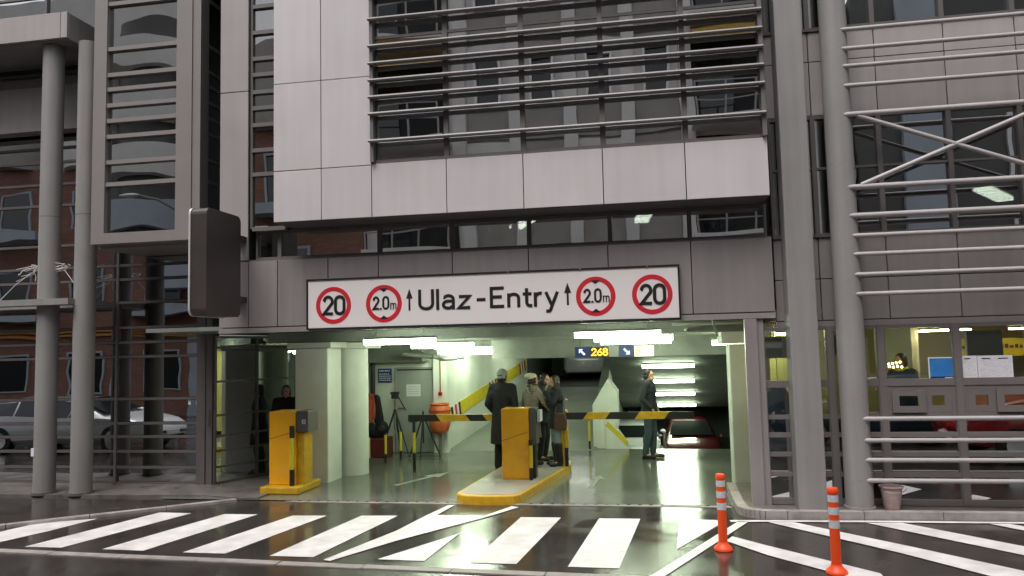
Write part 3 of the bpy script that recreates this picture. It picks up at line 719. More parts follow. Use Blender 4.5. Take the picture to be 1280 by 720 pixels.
# ground floor glazing: jamb, mullions, transoms, ticket hatches
jm = MB().box(1.235, 1.39, 10.5, 10.6, .09, 2.505).box(1.392, 1.475, 10.53, 10.63, .09, 2.505)
jm.build('jamb', 'grey_panel', sw)
bx = [1.475, 2.30, 2.915, 3.815, 4.72, 5.6, 6.5]
for i, x in enumerate(bx[1:]):
    B(x - .04, x + .04, YW - .04, YW + .06, .10, 2.383).build('mullion', 'frame', sw)
Zb = [.10, .20, .445, .545, .695, .765, .965, 1.045]
for i in range(6):
    a, b = bx[i] + .041, bx[i + 1] - .041
    if i == 0: a = 1.478
    bars = MB().box(a, b, YW - .03, YW + .05, .10, .175).box(a, b, YW - .03, YW + .05, .455, .51).box(a, b, YW - .03, YW + .05, .71, .765).box(a, b, YW - .03, YW + .05, .955, 1.015).box(a, b, YW - .03, YW + .05, 1.19, 1.245).box(a, b, YW - .03, YW + .05, 2.335, 2.383)
    bars.box(a, b, YW - .03, YW + .05, 1.60, 1.69)
    bars.box(a - .0005, a + .012, YW - .028, YW + .048, .1005, 2.3825).box(b - .012, b + .0005, YW - .028, YW + .048, .1005, 2.3825)
    wf = bars.build('window', 'frame', sw)
    for (z0, z1) in ((.176, .454), (.511, .709), (.766, .954), (1.016, 1.189)):
        B(a, b, YW, YW + .012, z0, z1).build('pane', 'glass_low', wf)
    B(a, b, YW, YW + .012, 1.691, 2.334).build('pane', 'glass_clear', wf)
    if i < 2:
        B(a, b, YW, YW + .012, 1.246, 1.599).build('pane', 'glass_clear', wf)
    else:
        # framed sliding hatch pair
        hb = MB().box(a, b, YW - .02, YW + .05, 1.246, 1.262).box(a, a + .05, YW - .02, YW + .05, 1.262, 1.599).box(b - .05, b, YW - .02, YW + .05, 1.262, 1.599).box(a + .051, b - .051, YW - .02, YW + .05, 1.545, 1.599)
        hb.build('hatch_frame', 'frame', wf)
        a2, b2 = a + .052, b - .052; mid = (a2 + b2) / 2
        def sash(x0, x1, y, mm):
            s = MB().box(x0, x0 + .085, y, y + .03, 1.264, 1.543).box(x1 - .085, x1, y, y + .03, 1.264, 1.543).box(x0 + .085, x1 - .085, y, y + .03, 1.264, 1.345).box(x0 + .085, x1 - .085, y, y + .03, 1.475, 1.543)
            s.build('hatch_sash', mm, wf)
            B(x0 + .086, x1 - .086, y + .01, y + .018, 1.346, 1.474).build('hatch_pane', 'glass_clear', wf)
        if i % 2 == 0: sash(a2, mid + .04, YW - .055, 'frame'); sash(mid + .041, b2, YW - .02, 'frame')
        else: sash(mid - .04, b2, YW - .055, 'frame'); sash(a2, mid - .041, YW - .02, 'frame')
# room behind the ticket windows
wr = thing('ticket_office', 'yellow walled ticket office seen through the right ground floor glazing', 'office', (4.0, 12.5, .09))
B(1.76, 7.0, 14.28, 14.38, .1, 2.55).build('office_wall', 'yellow_wall', wr)
B(1.72, 1.76, 13.0, 14.27, .1, 2.55).build('office_wall', 'yellow_wall', wr)
B(1.765, 7.0, 10.72, 14.27, .093, .1).build('office_floor', 'office_floor', wr)
B(1.765, 7.0, 10.72, 14.27, 2.50, 2.55).build('office_ceiling', 'core', wr)
B(3.85, 3.95, 12.4, 14.27, .101, 2.49).build('partition', 'pale', wr)
B(2.5, 3.4, 13.3, 13.9, .101, .85).build('desk', 'bag', wr)
B(5.2, 6.6, 11.4, 12.0, .101, 1.12).build('desk', 'bag', wr)
B(3.98, 4.40, 10.70, 10.73, 1.95, 2.28).build('blind', 'pale', wr)
B(3.0, 3.04, 11.5, 13.2, .101, 1.15).build('counter_panel', 'frame_dark', wr)
B(1.50, 1.78, 10.70, 10.72, 1.98, 2.26).build('blind', 'pale', wr)
B(2.36, 2.60, 10.70, 10.72, 2.02, 2.28).build('blind', 'pale', wr)
MB().box(1.9, 1.98, 13.6, 13.7, .1, 2.4).box(2.35, 2.45, 12.6, 12.75, .1, 2.4).build('door_post', 'louvre', wr)
jk = thing('hung_jacket', 'dark blue jacket hanging inside the office left of the flat column', 'jacket', (1.72, 11.2, 1.2))
MB().ell((1.72, 11.2, 1.52), (.12, .07, .10)).ell((1.72, 11.2, 1.28), (.15, .08, .30)).ell((1.60, 11.2, 1.25), (.05, .05, .26)).ell((1.84, 11.2, 1.25), (.05, .05, .26)).build('cloth', 'coat_navy', jk)
MB().tube([Vector((1.72, 11.2, 1.6)), Vector((1.72, 11.2, 2.45))], .006, 6).build('hanger', 'chrome', jk)
ls = thing('lamp_glints', 'double row of glowing beads added for reflected lamp glints beside the attendant', 'lamp glints', (3.4, 11.7, 1.8))  # glowing beads added to stand for lamps reflected in the glass
for i in range(5): MB().ell((3.27 + i * .055, 11.7, 1.80 + .012 * (i % 2)), (.014, .014, .014), 8, 6).build('glint_bead', 'warm_light', ls)
for i in range(4): MB().ell((3.32 + i * .05, 11.7, 1.845 + .008 * i), (.013, .013, .013), 8, 6).build('glint_bead', 'warm_light', ls)
B(3.25, 3.53, 11.72, 11.74, 1.77, 1.79).build('rail', 'bag', ls)
k = 0
for (x, y, n_) in ((4.1, 13.0, 'first'), (4.16, 12.3, 'second'), (4.22, 11.7, 'third'), (2.15, 12.6, ''), (5.4, 12.4, ''), (1.95, 11.4, '')):
    lb = {0: 'rearmost warm ceiling lamp above the attendant in the ticket office', 1: 'middle warm ceiling lamp above the blue poster', 2: 'nearest warm ceiling lamp above the blue poster', 3: 'warm ceiling lamp seen between the grey square and round columns', 4: 'warm ceiling lamp above the yellow banner in the office', 5: 'warm ceiling lamp just left of the grey square column'}[k]
    t = thing('office_lamp', lb, 'ceiling lamp', (x, y, 2.45), 0, 'ceiling lamps in the ticket office')
    B(x - .2, x + .2, y - .06, y + .06, 2.32, 2.38).build('housing', 'housing', t)
    B(x - .185, x + .185, y - .05, y + .05, 2.295, 2.319).build('diffuser', 'warm_light', t); k += 1
    MB().cyl((x, y, 2.381), (x, y, 2.499), .008, None, 6).build('hanger', 'housing', t)
# notices on the glazing
bp_ = thing('blue_poster', 'small blue landscape poster with white border on the ticket window', 'poster', (3.625, YW, 1.67))
B(3.475, 3.775, YW - .006, YW - .001, 1.665, 1.955).build('sheet', 'paper', bp_)
B(3.49, 3.76, YW - .009, YW - .0065, 1.71, 1.94).build('picture', 'skyblue', bp_)
B(3.49, 3.76, YW - .009, YW - .0065, 1.68, 1.7095).build('picture_foot', 'navy', bp_)
B(3.66, 3.75, YW - .0105, YW - .0095, 1.688, 1.70).build('print', 'paper', bp_)
def sheet(x0, x1, z0, z1, label, heads, seed):
    t = thing('notice', label, 'notice', ((x0 + x1) / 2, YW, z0), 0, 'white notices on the ticket window')
    B(x0, x1, YW - .006, YW - .0015, z0, z1).build('sheet', 'paper', t)
    rnd = random.Random(seed); pr = MB()
    n = 15
    for i in range(n):
        z = z1 - .05 - i * (z1 - z0 - .07) / n
        u = x0 + .025
        while u < x1 - .03:
            w = rnd.uniform(.012, .04)
            if rnd.random() < .5: pr.add([(u, YW - .0068, z), (min(u + w, x1 - .02), YW - .0068, z), (min(u + w, x1 - .02), YW - .0068, z + .004), (u, YW - .0068, z + .004)], [(0, 1, 2, 3)])
            u += w + .008
    pr.build('print', 'ink', t)
    for (a, b) in heads: B(a, b, YW - .008, YW - .0065, z1 - .042, z1 - .03).build('heading', 'sign_black', t)
sheet(3.835, 4.045, 1.665, 1.965, 'narrow white notice sheet nearest the blue poster', [(3.90, 3.97)], 1)
sheet(4.052, 4.455, 1.662, 1.962, 'wide double white notice sheet right of the narrow one', [(4.10, 4.20), (4.29, 4.40)], 2)
yb = thing('yellow_banner', 'yellow banner with dark red lettering hanging inside the ticket office', 'banner', (5.2, 12.95, 1.9))
B(4.6, 6.2, 12.95, 12.98, 1.90, 2.17).build('cloth', 'lime', yb)
rnd = random.Random(4); pr = MB(); u = 4.7
while u < 6.1:
    w = rnd.uniform(.02, .06); pr.box(u, u + w, 12.943, 12.948, 2.02, 2.02 + rnd.uniform(.04, .07)); u += w + .02
pr.build('print', 'maroon', yb)
# free-standing columns in front of the wing
sc_ = thing('flat_column', 'tall flat rectangular grey steel column right of the garage mouth', 'column', (1.93, 10.45, .09))
B(1.76, 2.105, 10.26, 10.6, .08, 9).build('shaft', 'column', sc_, bevel=0.015)
rc_ = thing('spiral_column', 'thick round grey column with spiral weld seams next to the flat one', 'column', (2.515, 10.41, .09))
MB().cyl((2.515, 10.41, .08), (2.515, 10.41, 9), .168, None, 40).build('shaft', 'column', rc_)
def helix(c, r, z0, z1, pitch, w, dr):
    mb = MB(); n = int((z1 - z0) / pitch * 40); v = []
    for i in range(n + 1):
        t = 2 * math.pi * i / 40; z = z0 + (z1 - z0) * i / n
        for q, o in ((-w, 0), (0, dr), (w, 0)): v.append((c[0] + (r + o) * math.cos(t), c[1] + (r + o) * math.sin(t), z + q))
    return mb.add(v, [(i * 3 + k, i * 3 + k + 1, i * 3 + k + 4, i * 3 + k + 3) for i in range(n) for k in (0, 1)], True)
helix((2.515, 10.41), .168, .1, 8.9, .5, .009, .0022).build('weld_seam', 'column', rc_)
MB().cyl((2.515, 10.41, .093), (2.515, 10.41, .13), .185, None, 40).build('base_ring', 'column', rc_)

# ================================================================== LEFT: GLASS WALL, BAY, CANOPY
gw_ = thing('glass_wall', 'mirror glazed wall with horizontal bars behind the two left columns', 'glass wall', (-12, 12.1, 0))
YG = 12.10
zl = [.03, .30, .57, .82, 1.05, 1.47, 2.2, 2.45, 2.71, 3.15, 3.56, 3.81, 4.22, 4.96, 5.35, 5.76, 6.02, 6.7, 7.4, 8.2, 8.9, 9.6]
xl = [-7.60, -9.17, -10.75, -12.3, -13.9, -15.5]
for i in range(len(xl) - 1):
    b, a = xl[i], xl[i + 1]
    bars = MB().box(b - .05, b, YG - .045, YG + .06, .03, 9.6)
    for z in zl: bars.box(a + .001, b - .051, YG - .03, YG + .05, z - .022, z + .022)
    wf = bars.build('window', 'frame_mid', gw_)
    for z0, z1 in zip(zl[:-1], zl[1:]): B(a + .001, b - .051, YG, YG + .012, z0 + .029, z1 - .029).build('pane', 'glass_mirror', wf)
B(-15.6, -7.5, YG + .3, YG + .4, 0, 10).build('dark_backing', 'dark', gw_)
pst = MB().box(-7.58, -7.47, 12.02, 12.2, .02, 4.0).box(-7.465, -7.35, 12.04, 12.2, .02, 4.0)
pst.build('corner_post', 'frame_mid', gw_)
B(-7.40, -7.385, 12.0, 12.019, 1.0, 1.28).build('handle', 'chrome', gw_)
for x in (-7.83, -7.68):
    B(x, x + .05, YG - .006, YG - .001, 1.36, 1.47).build('sticker', 'paper', gw_)
# angled glass screen from the post to the square column
scx = thing('glass_screen', 'dark angled glass screen between the corner post and white square column', 'glass screen', (-7.33, 12.06, .02), math.atan2(13.3 - 12.06, -6.72 + 7.33))
Ls = 1.75
sb = MB().box(0, .04, -.03, .03, 0, 2.5).box(Ls - .04, Ls, -.03, .03, 0, 2.5).box(.83, .87, -.03, .03, 0, 2.5)
zb = [.02, .28, .55, .8, 1.15, 1.72, 2.3, 2.48]
for z in zb: sb.box(.041, .829, -.025, .025, z - .018, z + .018).box(.871, Ls - .041, -.025, .025, z - .018, z + .018)
sf = sb.build('frame', 'frame_dark', scx, local=True)
for z0, z1 in zip(zb[:-1], zb[1:]):
    for x0, x1 in ((.041, .829), (.871, Ls - .041)): B(x0, x1, -.005, .005, z0 + .019, z1 - .019).build('pane', 'glass_dark', sf, local=True)
struct('garage_wall', MB().box(-9.5, -7.7, 12.5, 12.6, 0, 2.55).box(-9.5, -6.76, 16.5, 16.6, 0, 2.55), 'darkconc')
# glazed bay
by = thing('glazed_bay', 'projecting grey framed glass bay with horizontal bars above the left pavement', 'bay window', (-7.8, 10.8, 4.0))
X0, X1, Y0, Y1 = -8.73, -6.84, 10.8, 12.05
fb = MB().box(X0, -8.50, Y0, Y0 + .2, 4.0, 9).box(-7.25, X1 - .14, Y0, Y0 + .2, 4.0, 9).box(X1 - .138, X1, Y0 + .02, Y0 + .25, 4.0, 9)
fb.box(-8.499, -7.251, Y0, Y0 + .2, 4.0, 4.17).box(X0, X1, Y0 + .201, Y1, 3.95, 4.1)
bf = fb.build('frame', 'mid_frame', by)
zs = [4.17, 4.96, 5.32, 5.74, 6.0, 6.255, 6.52, 6.76, 7.19, 7.95]
for z in zs[1:]: B(-8.499, -7.251, Y0 + .02, Y0 + .12, z - .033, z + .033).build('transom_bar', 'mid_frame', by)
for z0, z1 in zip(zs[:-1], zs[1:]): B(-8.499, -7.251, Y0 + .08, Y0 + .092, z0 + (.001 if z0 < 4.2 else .034), z1 - .034).build('pane', 'glass_mirror', by)
for z in zs[1:]: B(X1 - .06, X1 - .01, Y0 + .251, Y1, z - .03, z + .03).build('transom_bar', 'frame', by)
B(X1 - .04, X1 - .028, Y0 + .251, Y1, 4.101, 9).build('pane', 'glass_mirror', by)
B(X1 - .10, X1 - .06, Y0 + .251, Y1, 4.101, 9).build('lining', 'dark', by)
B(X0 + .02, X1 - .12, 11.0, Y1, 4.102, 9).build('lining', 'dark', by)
# canopy with two round columns and the thin ledge round them
cn = thing('canopy', 'grey clad canopy on two round columns at the left edge of the building', 'canopy', (-9.6, 11.4, 0))
for x0, x1 in ((-14.0, -12.1), (-12.09, -9.46), (-9.45, -9.33)):
    B(x0, x1, 10.9, 10.96, 7.51, 7.95).build('cladding_panel', 'mid_panel', cn, bevel=0.004)
B(-14, -9.335, 10.965, 12.0, 7.50, 7.94).build('slab', 'column', cn)
B(-14, -9.30, 11.75, 12.0, 6.25, 7.05).build('beam', 'grey_panel', cn)
for x in (-9.81, -9.13):
    cs = MB().cyl((x, 11.19, .0), (x, 11.19, 7.49), .166, None, 32).build('column', 'column', cn)
    MB().cyl((x, 11.19, .005), (x, 11.19, .05), .19, None, 32).build('base_ring', 'frame_mid', cs)
    MB().cyl((x, 11.19, 4.55), (x, 11.19, 4.565), .1675, None, 32).build('joint_ring', 'frame', cs)
B(-9.93, -9.875, 11.03, 11.042, .63, .76).build('sticker', 'paper', cn)
lg = MB().box(-14, -9.2, 10.9, 11.15, 3.07, 3.17).box(-9.42, -9.2, 11.151, 12.04, 3.07, 3.165).box(-14, -9.43, 11.7, 12.04, 3.07, 3.165)
lg.build('ledge', 'column', cn)
# knotted white wire on the columns
rnd = random.Random(3)
for (x, lb) in ((-10.03, 'frayed knot of white wire on the leftmost round column, left side'), (-9.5, 'frayed knot of white wire strung between the two round columns')):
    w = MB()
    for k in range(9):
        p = [Vector((x + rnd.uniform(-.05, .05), 11.2 + rnd.uniform(-.03, 0), 3.72 + rnd.uniform(-.05, .05)))]
        for j in range(3): p.append(p[-1] + Vector((rnd.uniform(-.22, .06) , rnd.uniform(-.05, .03), rnd.uniform(-.10, .03))))
        w.tube(p, .006, 5)
    tag(w.build('wire_knot', 'wire'), lb, 'wire', 'wire knots on the round columns')
w = MB(); w.tube([Vector((-10.05, 11.2, 3.7)), Vector((-10.35, 11.1, 3.45)), Vector((-10.7, 11.05, 3.1))], .006, 5).tube([Vector((-9.6, 11.2, 3.75)), Vector((-9.3, 11.18, 3.4)), Vector((-9.05, 11.15, 3.2))], .005, 5)
tag(w.build('loose_wire', 'wire'), 'thin loose white wire sagging down to the ledge at left', 'wire')
# projecting light box, seen almost edge on
lbx = thing('light_box_sign', 'dark projecting light box sign with bright rim beside the grey pillar', 'sign', (-5.92, 9.8, 2.73))
def rbox(y0, y1, z0, z1, r):
    p = []
    for cy, cz, a in ((y1 - r, z1 - r, 0), (y0 + r, z1 - r, 90), (y0 + r, z0 + r, 180), (y1 - r, z0 + r, 270)):
        for i in range(5): p.append((cy + r * math.cos(R(a + 22.5 * i)), cz + r * math.sin(R(a + 22.5 * i))))
    return p
MB().prism(rbox(9.34, 10.22, 2.73, 4.19, .09), 'x', -6.03, -5.80).build('cabinet', 'signbox', lbx)
MB().prism(rbox(9.325, 10.23, 2.72, 4.20, .1), 'x', -6.055, -6.031).build('rim', 'rim', lbx)
for z in (3.0, 3.9): B(-6.0, -5.86, 10.221, 10.498, z - .04, z + .04).build('bracket', 'signbox', lbx)
# ================================================================== ENTRANCE EQUIPMENT
def guard_post(x, y, h, label, r=.035, z=0.0, mid=(.32, .82)):
    t = thing('guard_post', label, 'post', (x, y, z), 0, 'black and yellow guard posts at the entrance')
    MB().cyl((x, y, z - .01), (x, y, z + h * mid[0]), r, None, 14).build('foot', 'black', t)
    MB().cyl((x, y, z + h * mid[0] + .001), (x, y, z + h * mid[1]), r, None, 14).build('band', 'lime', t)
    MB().cyl((x, y, z + h * mid[1] + .001), (x, y, z + h), r, None, 14).build('top', 'black', t)
    return t
# left cabinet
lc = thing('ticket_machine', 'amber ticket machine on a yellow plinth left of the garage mouth', 'ticket machine', (-5.8, 11.7, 0))
B(-6.11, -5.46, 11.35, 12.2, .0, .115).build('plinth', 'yellow', lc, bevel=0.02)
B(-6.05, -5.60, 11.55, 12.0, .116, 1.27).build('cabinet', 'amber', lc, bevel=0.012)
B(-5.598, -5.47, 11.6, 11.9, .116, .93).build('side_case', 'yellow', lc, bevel=0.01)
B(-5.596, -5.39, 11.56, 11.95, .94, 1.275).build('reader_box', 'steel_dark', lc, bevel=0.012)
text(MB(), 'K2', -5.49, 1.07, 11.556, .07, .01, 0, .06).build('lettering', 'paper', lc)
MB().add([(-6.045, 11.5475, .83), (-5.605, 11.5475, .95), (-5.605, 11.5475, .957), (-6.045, 11.5475, .837)], [(0, 1, 2, 3)]).build('seam', 'sign_black', lc)
guard_post(-5.63, 11.49, .93, 'black and yellow guard post against the left ticket machine', .038, .116, (.27, .80))
# traffic island
il = [(-2.83, 10.98), (-2.80, 10.88), (-2.68, 10.80), (-2.42, 10.755), (-2.10, 10.77), (-1.95, 10.81), (-1.88, 10.9), (-1.44, 13.7), (-1.5, 14.2), (-1.75, 14.4), (-2.4, 14.4), (-2.6, 14.2)]
ti = thing('traffic_island', 'raised traffic island with yellow kerb in the middle of the entrance', 'traffic island', (-2.2, 12.4, 0))
c_ = Vector((-2.15, 12.5))
inn = []
for x, y in il:
    d = (c_ - Vector((x, y))); d.normalize(); inn.append((x + d.x * .13, y + d.y * .1))
MB().prism(il, 'z', -.02, .128).build('kerb', 'yellow', ti, bevel=0.015)
MB().prism(inn, 'z', .05, .132).build('top_slab', 'pave_light', ti)
cc = thing('ticket_machine', 'amber ticket machine on the middle traffic island between the barrier arms', 'ticket machine', (-2.15, 12.3, .13))
B(-2.37, -1.935, 12.1, 12.5, .133, 1.235).build('cabinet', 'amber', cc, bevel=0.012)
B(-1.932, -1.82, 12.14, 12.48, .66, 1.24).build('reader_box', 'steel_dark', cc, bevel=0.012)
B(-1.932, -1.85, 12.2, 12.44, .133, .655).build('side_case', 'black', cc)
B(-1.80, -1.75, 12.16, 12.4, 1.02, 1.2).build('reader_face', 'bluegrey', cc)
MB().add([(-2.365, 12.0975, .73), (-1.94, 12.0975, .87), (-1.94, 12.0975, .877), (-2.365, 12.0975, .737)], [(0, 1, 2, 3)]).build('seam', 'bag', cc)
guard_post(-1.90, 12.06, .62, 'short guard post leaning close to the middle ticket machine', .03, .133, (.30, .86))
for i, (x, y, h, lb) in enumerate(((-5.31, 14.02, .58, 'nearest of four slim guard posts in a row before the grey door'), (-5.19, 14.62, .56, 'second nearest slim guard post of the row before the grey door'), (-5.04, 15.1, .57, 'third slim guard post of the row, beside the tripod'), (-4.9, 15.55, .58, 'farthest slim guard post of the row, under the barrier arm tip'))):
    guard_post(x, y, h, lb, .026, 0.0, (.32, .98))
guard_post(-1.34, 16.6, .70, 'slim guard post beside the white gabled parapet', .025, 0.0, (.26, .88))
# barrier posts and arms
def arm(name, label, x0, x1, y, z, cuts, dark0, s=.045):
    t = thing(name, label, 'barrier', (x0, y, z))
    xs = [x0] + cuts + [x1]; k = dark0
    for a, b in zip(xs[:-1], xs[1:]):
        MB().prism([(a - (s if a != x0 else 0), z - .06), (b - (s if b != x1 else 0), z - .06), (b + (s if b != x1 else 0), z + .06), (a + (s if a != x0 else 0), z + .06)], 'y', y - .025, y + .025).build('arm_segment', 'black' if k else 'yellow', t); k = not k
    return t
ra = arm('boom_barrier', 'black and yellow barrier arm reaching right from the traffic island', -1.62, .68, 13.4, 1.0, [-1.14, -.76, -.26, .24], True)
rp = thing('barrier_post', 'yellow barrier post at the right rear of the traffic island', 'barrier post', (-1.55, 13.5, .13))
B(-1.62, -1.53, 13.44, 13.56, .133, 1.05).build('post', 'yellow', rp, bevel=0.008)
B(-1.52, -1.46, 13.44, 13.54, .45, 1.08).build('post', 'yellow', rp, bevel=0.006)
B(-1.52, -1.46, 13.44, 13.54, .133, .449).build('foot', 'black', rp)
MB().ell((-1.49, 13.48, 1.09), (.03, .03, .02)).build('cap', 'rim', rp)
la = arm('boom_barrier', 'black and yellow barrier arm reaching left behind the ticket machine', -4.40, -2.45, 13.65, .96, [-3.83, -3.28, -2.97], True, -.045)
rs = thing('arm_rest', 'slim black forked rest under the tip of the left barrier arm', 'arm rest', (-4.3, 13.65, 0))
MB().cyl((-4.30, 13.65, 0), (-4.30, 13.65, .33), .03).build('foot', 'black', rs)
MB().cyl((-4.30, 13.65, .331), (-4.30, 13.65, .70), .03).build('stem', 'lime', rs)
MB().cyl((-4.30, 13.65, .701), (-4.30, 13.65, .885), .03).box(-4.36, -4.24, 13.61, 13.69, .885, .899).build('fork', 'black', rs)
# flexible bollards on the road
def flexpost(x, y, label):
    t = thing('flexible_bollard', label, 'bollard', (x, y, 0), 0, 'orange flexible bollards on the hatched road')
    MB().lathe([(.100, .005), (.100, .02), (.088, .04), (.06, .062), (.05, .09)], (x, y, 0), 28).build('base', 'bollard', t)
    MB().cyl((x, y, .06), (x, y, .425), .047, None, 22, True).build('lower_tube', 'bollard', t)
    for z0, z1, m in ((.426, .50, 'reflective'), (.5005, .552, 'bollard'), (.5525, .62, 'reflective'), (.6205, .67, 'bollard'), (.6705, .735, 'reflective')):
        MB().cyl((x, y, z0), (x, y, z1), .049 if m == 'reflective' else .047, None, 22).build('reflective_band' if m == 'reflective' else 'tube_band', m, t)
    MB().lathe([(.047, .7355), (.052, .75), (.052, .785), (.045, .80), (.02, .803)], (x, y, 0), 22).build('cap', 'bollard', t)
flexpost(.69, 8.62, 'orange flexible bollard with grey bands nearer the zebra crossing')
flexpost(1.66, 7.86, 'orange flexible bollard in the right foreground, larger and nearer')
# bucket
bk = thing('bucket', 'small dirty pinkish plastic bucket at the foot of the round column', 'bucket', (2.9, 10.37, .09))
MB().lathe([(.088, .0), (.092, .01), (.128, .27), (.142, .275), (.142, .29), (.126, .29), (.122, .26), (.085, .03)], (2.88, 10.37, .093), 26).build('body', 'bucket', bk)
MB().tube([Vector((2.88 + .14 * math.cos(a), 10.24 - .01 * math.sin(a), .37 - .05 * math.sin(a))) for a in [R(d) for d in range(0, 181, 20)]], .004, 5).build('handle', 'chrome', bk)

# ================================================================== LAMPS AND INDICATORS
def fluoro(x0, x1, y, z, label, ceil=2.555, lm='tube_light'):
    t = thing('fluorescent_lamp', label, 'ceiling lamp', ((x0 + x1) / 2, y, z), 0, 'fluorescent lamps in the garage')
    B(x0, x1, y - .06, y + .06, z + .045, z + .085).build('housing', 'housing', t)
    MB().prism([(y - .058, z + .044), (y - .05, z - .01), (y - .02, z - .04), (y + .02, z - .04), (y + .05, z - .01), (y + .058, z + .044)], 'x', x0 + .02, x1 - .02).build('diffuser', lm, t)
    for x in (x0 + .2, x1 - .2):
        if ceil - z > .1: MB().cyl((x, y, z + .086), (x, y, ceil), .006, None, 6).build('hanger', 'housing', t)
fluoro(-4.58, -3.36, 11.9, 2.34, 'nearest left fluorescent lamp just under the entry sign')
fluoro(-4.42, -3.20, 13.9, 2.27, 'second left fluorescent lamp behind the nearest one')
fluoro(-4.42, -3.20, 15.6, 2.19, 'third left fluorescent lamp in the row going into the hall')
fluoro(-4.42, -3.20, 17.3, 2.11, 'rearmost left fluorescent lamp near the ramp wall')
fluoro(-3.5, -2.3, 20.2, 2.44, 'added unseen fluorescent lamp over the up ramp, behind the beam')  # added lamp hidden by the beam, there to brighten the ramp
fluoro(-3.0, -1.8, 26.5, 2.44, 'added unseen fluorescent lamp lighting the white car on the upper level', 2.555, 'tube_light_dim')  # another added lamp out of view, lights the car up there
fluoro(-1.12, .18, 11.5, 2.36, 'nearest right fluorescent lamp above the lit number signs')
fluoro(-.95, .40, 13.2, 2.31, 'middle right fluorescent lamp above the lit number signs')
fluoro(-.95, .42, 15.0, 2.26, 'rearmost right fluorescent lamp close behind the number signs')
fluoro(1.05, 2.25, 13.8, 2.20, 'fluorescent lamp half hidden by the right white column')
sl_ = -(2.2 - .10) / 9.6
for i, (y, lb) in enumerate(((19.0, 'uppermost fluorescent lamp on the sloping ramp soffit'), (21.1, 'second lamp down on the sloping ramp soffit'), (23.3, 'third lamp down on the sloping ramp soffit'), (25.6, 'lowest lamp on the sloping ramp soffit'))):
    z = 2.2 + sl_ * (y - 16.9) - .07
    xa = (-.22, -.12, -.0, .14)[i]
    fluoro(xa, xa + 1.26, y, z, lb, 2.2)
# lit direction signs
def ledsign(x0, x1, y, z0, z1, label, flip):
    t = thing('number_sign', label, 'lit sign', ((x0 + x1) / 2, y, z0), 0, 'lit free space signs under the ceiling')
    B(x0, x1, y, y + .08, z0, z1).build('case', 'steel_dark', t, bevel=0.01)
    w = x1 - x0; xm = x0 + w * .44; yy = y - .004
    B(x0 + .012, xm, yy, y - .001, z0 + .012, z1 - .012).build('arrow_panel', 'led_blue', t)
    B(xm + .001, x1 - .012, yy, y - .001, z0 + .012, z1 - .012).build('digit_panel', 'sign_black' if not flip else 'led_pale', t)
    cx, cz = (x0 + xm) / 2, (z0 + z1) / 2; s = .062; q = 1
    sh = [(-1, .95 * q), (.25, .95 * q), (-.15, .5 * q), (.95, -.55 * q), (.5, -1 * q), (-.55, .1 * q), (-1, -.3 * q)]
    if flip: sh = [(-u, -v) for u, v in sh]
    MB().add([(cx + u * s, yy - .003, cz + v * s) for u, v in sh], [tuple(range(len(sh)))]).build('arrow', 'led_white', t)
    if not flip:
        text(MB(), '268', xm + .025, z0 + .03, yy - .003, (z1 - z0) - .06, .024, 0, w * .56 - .06).build('digits', 'led', t)
    else:
        text(MB(), '8', xm + .03, z0 + .045, yy - .003, (z1 - z0) - .09, .02, 0, .075).build('digits', 'led', t)
    for x in (x0 + .1, x1 - .1): MB().cyl((x, y + .04, z1), (x, y + .04, 2.36), .006, None, 6).build('hanger', 'steel_dark', t)
ledsign(-1.40, -.75, 14.5, 1.985, 2.185, 'lit blue and amber sign reading 268 with an up-left arrow', False)
ledsign(-.58, .08, 14.5, 1.975, 2.195, 'lit blue sign with washed out pale display right of the 268 sign', True)

# ================================================================== THINGS BY THE LEFT WALL
dd = thing('metal_door', 'grey metal door with white notice at the back of the garage', 'door', (-5.05, 16.19, 0))
MB().box(-5.52, -5.47, 16.15, 16.198, 0, 1.83).box(-4.66, -4.625, 16.15, 16.198, 0, 1.83).box(-5.469, -4.661, 16.15, 16.198, 1.79, 1.83).build('frame', 'door', dd)
B(-5.468, -4.662, 16.165, 16.197, 0.01, 1.789).build('leaf', 'door', dd)
B(-5.465, -4.665, 16.16, 16.164, 1.76, 1.788).build('painted_head_shadow', 'sign_black', dd)  # black strip painted in as the shadow under the door head
B(-5.25, -4.93, 16.158, 16.163, 1.2, 1.46).build('notice_sheet', 'paper', dd)
for z in (1.40, 1.35, 1.30, 1.25): B(-5.21, -4.97, 16.155, 16.1575, z, z + .012).build('print', 'ink', dd)
MB().tube([Vector((-5.40, 16.16, .95)), Vector((-5.40, 16.12, .95)), Vector((-5.29, 16.12, .95))], .012, 8).build('handle', 'chrome', dd)
bs = thing('wall_sign', 'small dark blue square notice left of the grey door', 'sign', (-5.75, 16.19, 1.52))
B(-5.90, -5.59, 16.17, 16.197, 1.50, 1.81).build('plate', 'blue', bs)
rnd = random.Random(8); pr = MB()
for j, z in enumerate((1.745, 1.68, 1.635, 1.59, 1.545)):
    u = -5.87
    while u < -5.63:
        w = rnd.uniform(.015, .05); pr.box(u, min(u + w, -5.61), 16.165, 16.1695, z, z + (.03 if j == 0 else .022)); u += w + .014
pr.build('print', 'paper', bs)
wp = thing('wall_pipe', 'white vertical drain pipe beside a black one at the left wall', 'pipe', (-6.1, 16.05, 0))
MB().cyl((-6.16, 16.1, 0), (-6.16, 16.1, 1.945), .07, None, 16).build('white_pipe', 'plaster', wp)
MB().cyl((-6.0, 16.12, 0), (-6.0, 16.12, 1.945), .05, None, 16).build('black_pipe', 'black', wp)
fa = thing('alarm_box', 'small red framed alarm box on a thin pipe above the orange jar', 'alarm', (-4.46, 16.07, 1.22))
MB().cyl((-4.46, 16.065, 1.30), (-4.46, 16.065, 2.02), .014, None, 8).build('conduit', 'rust', fa)
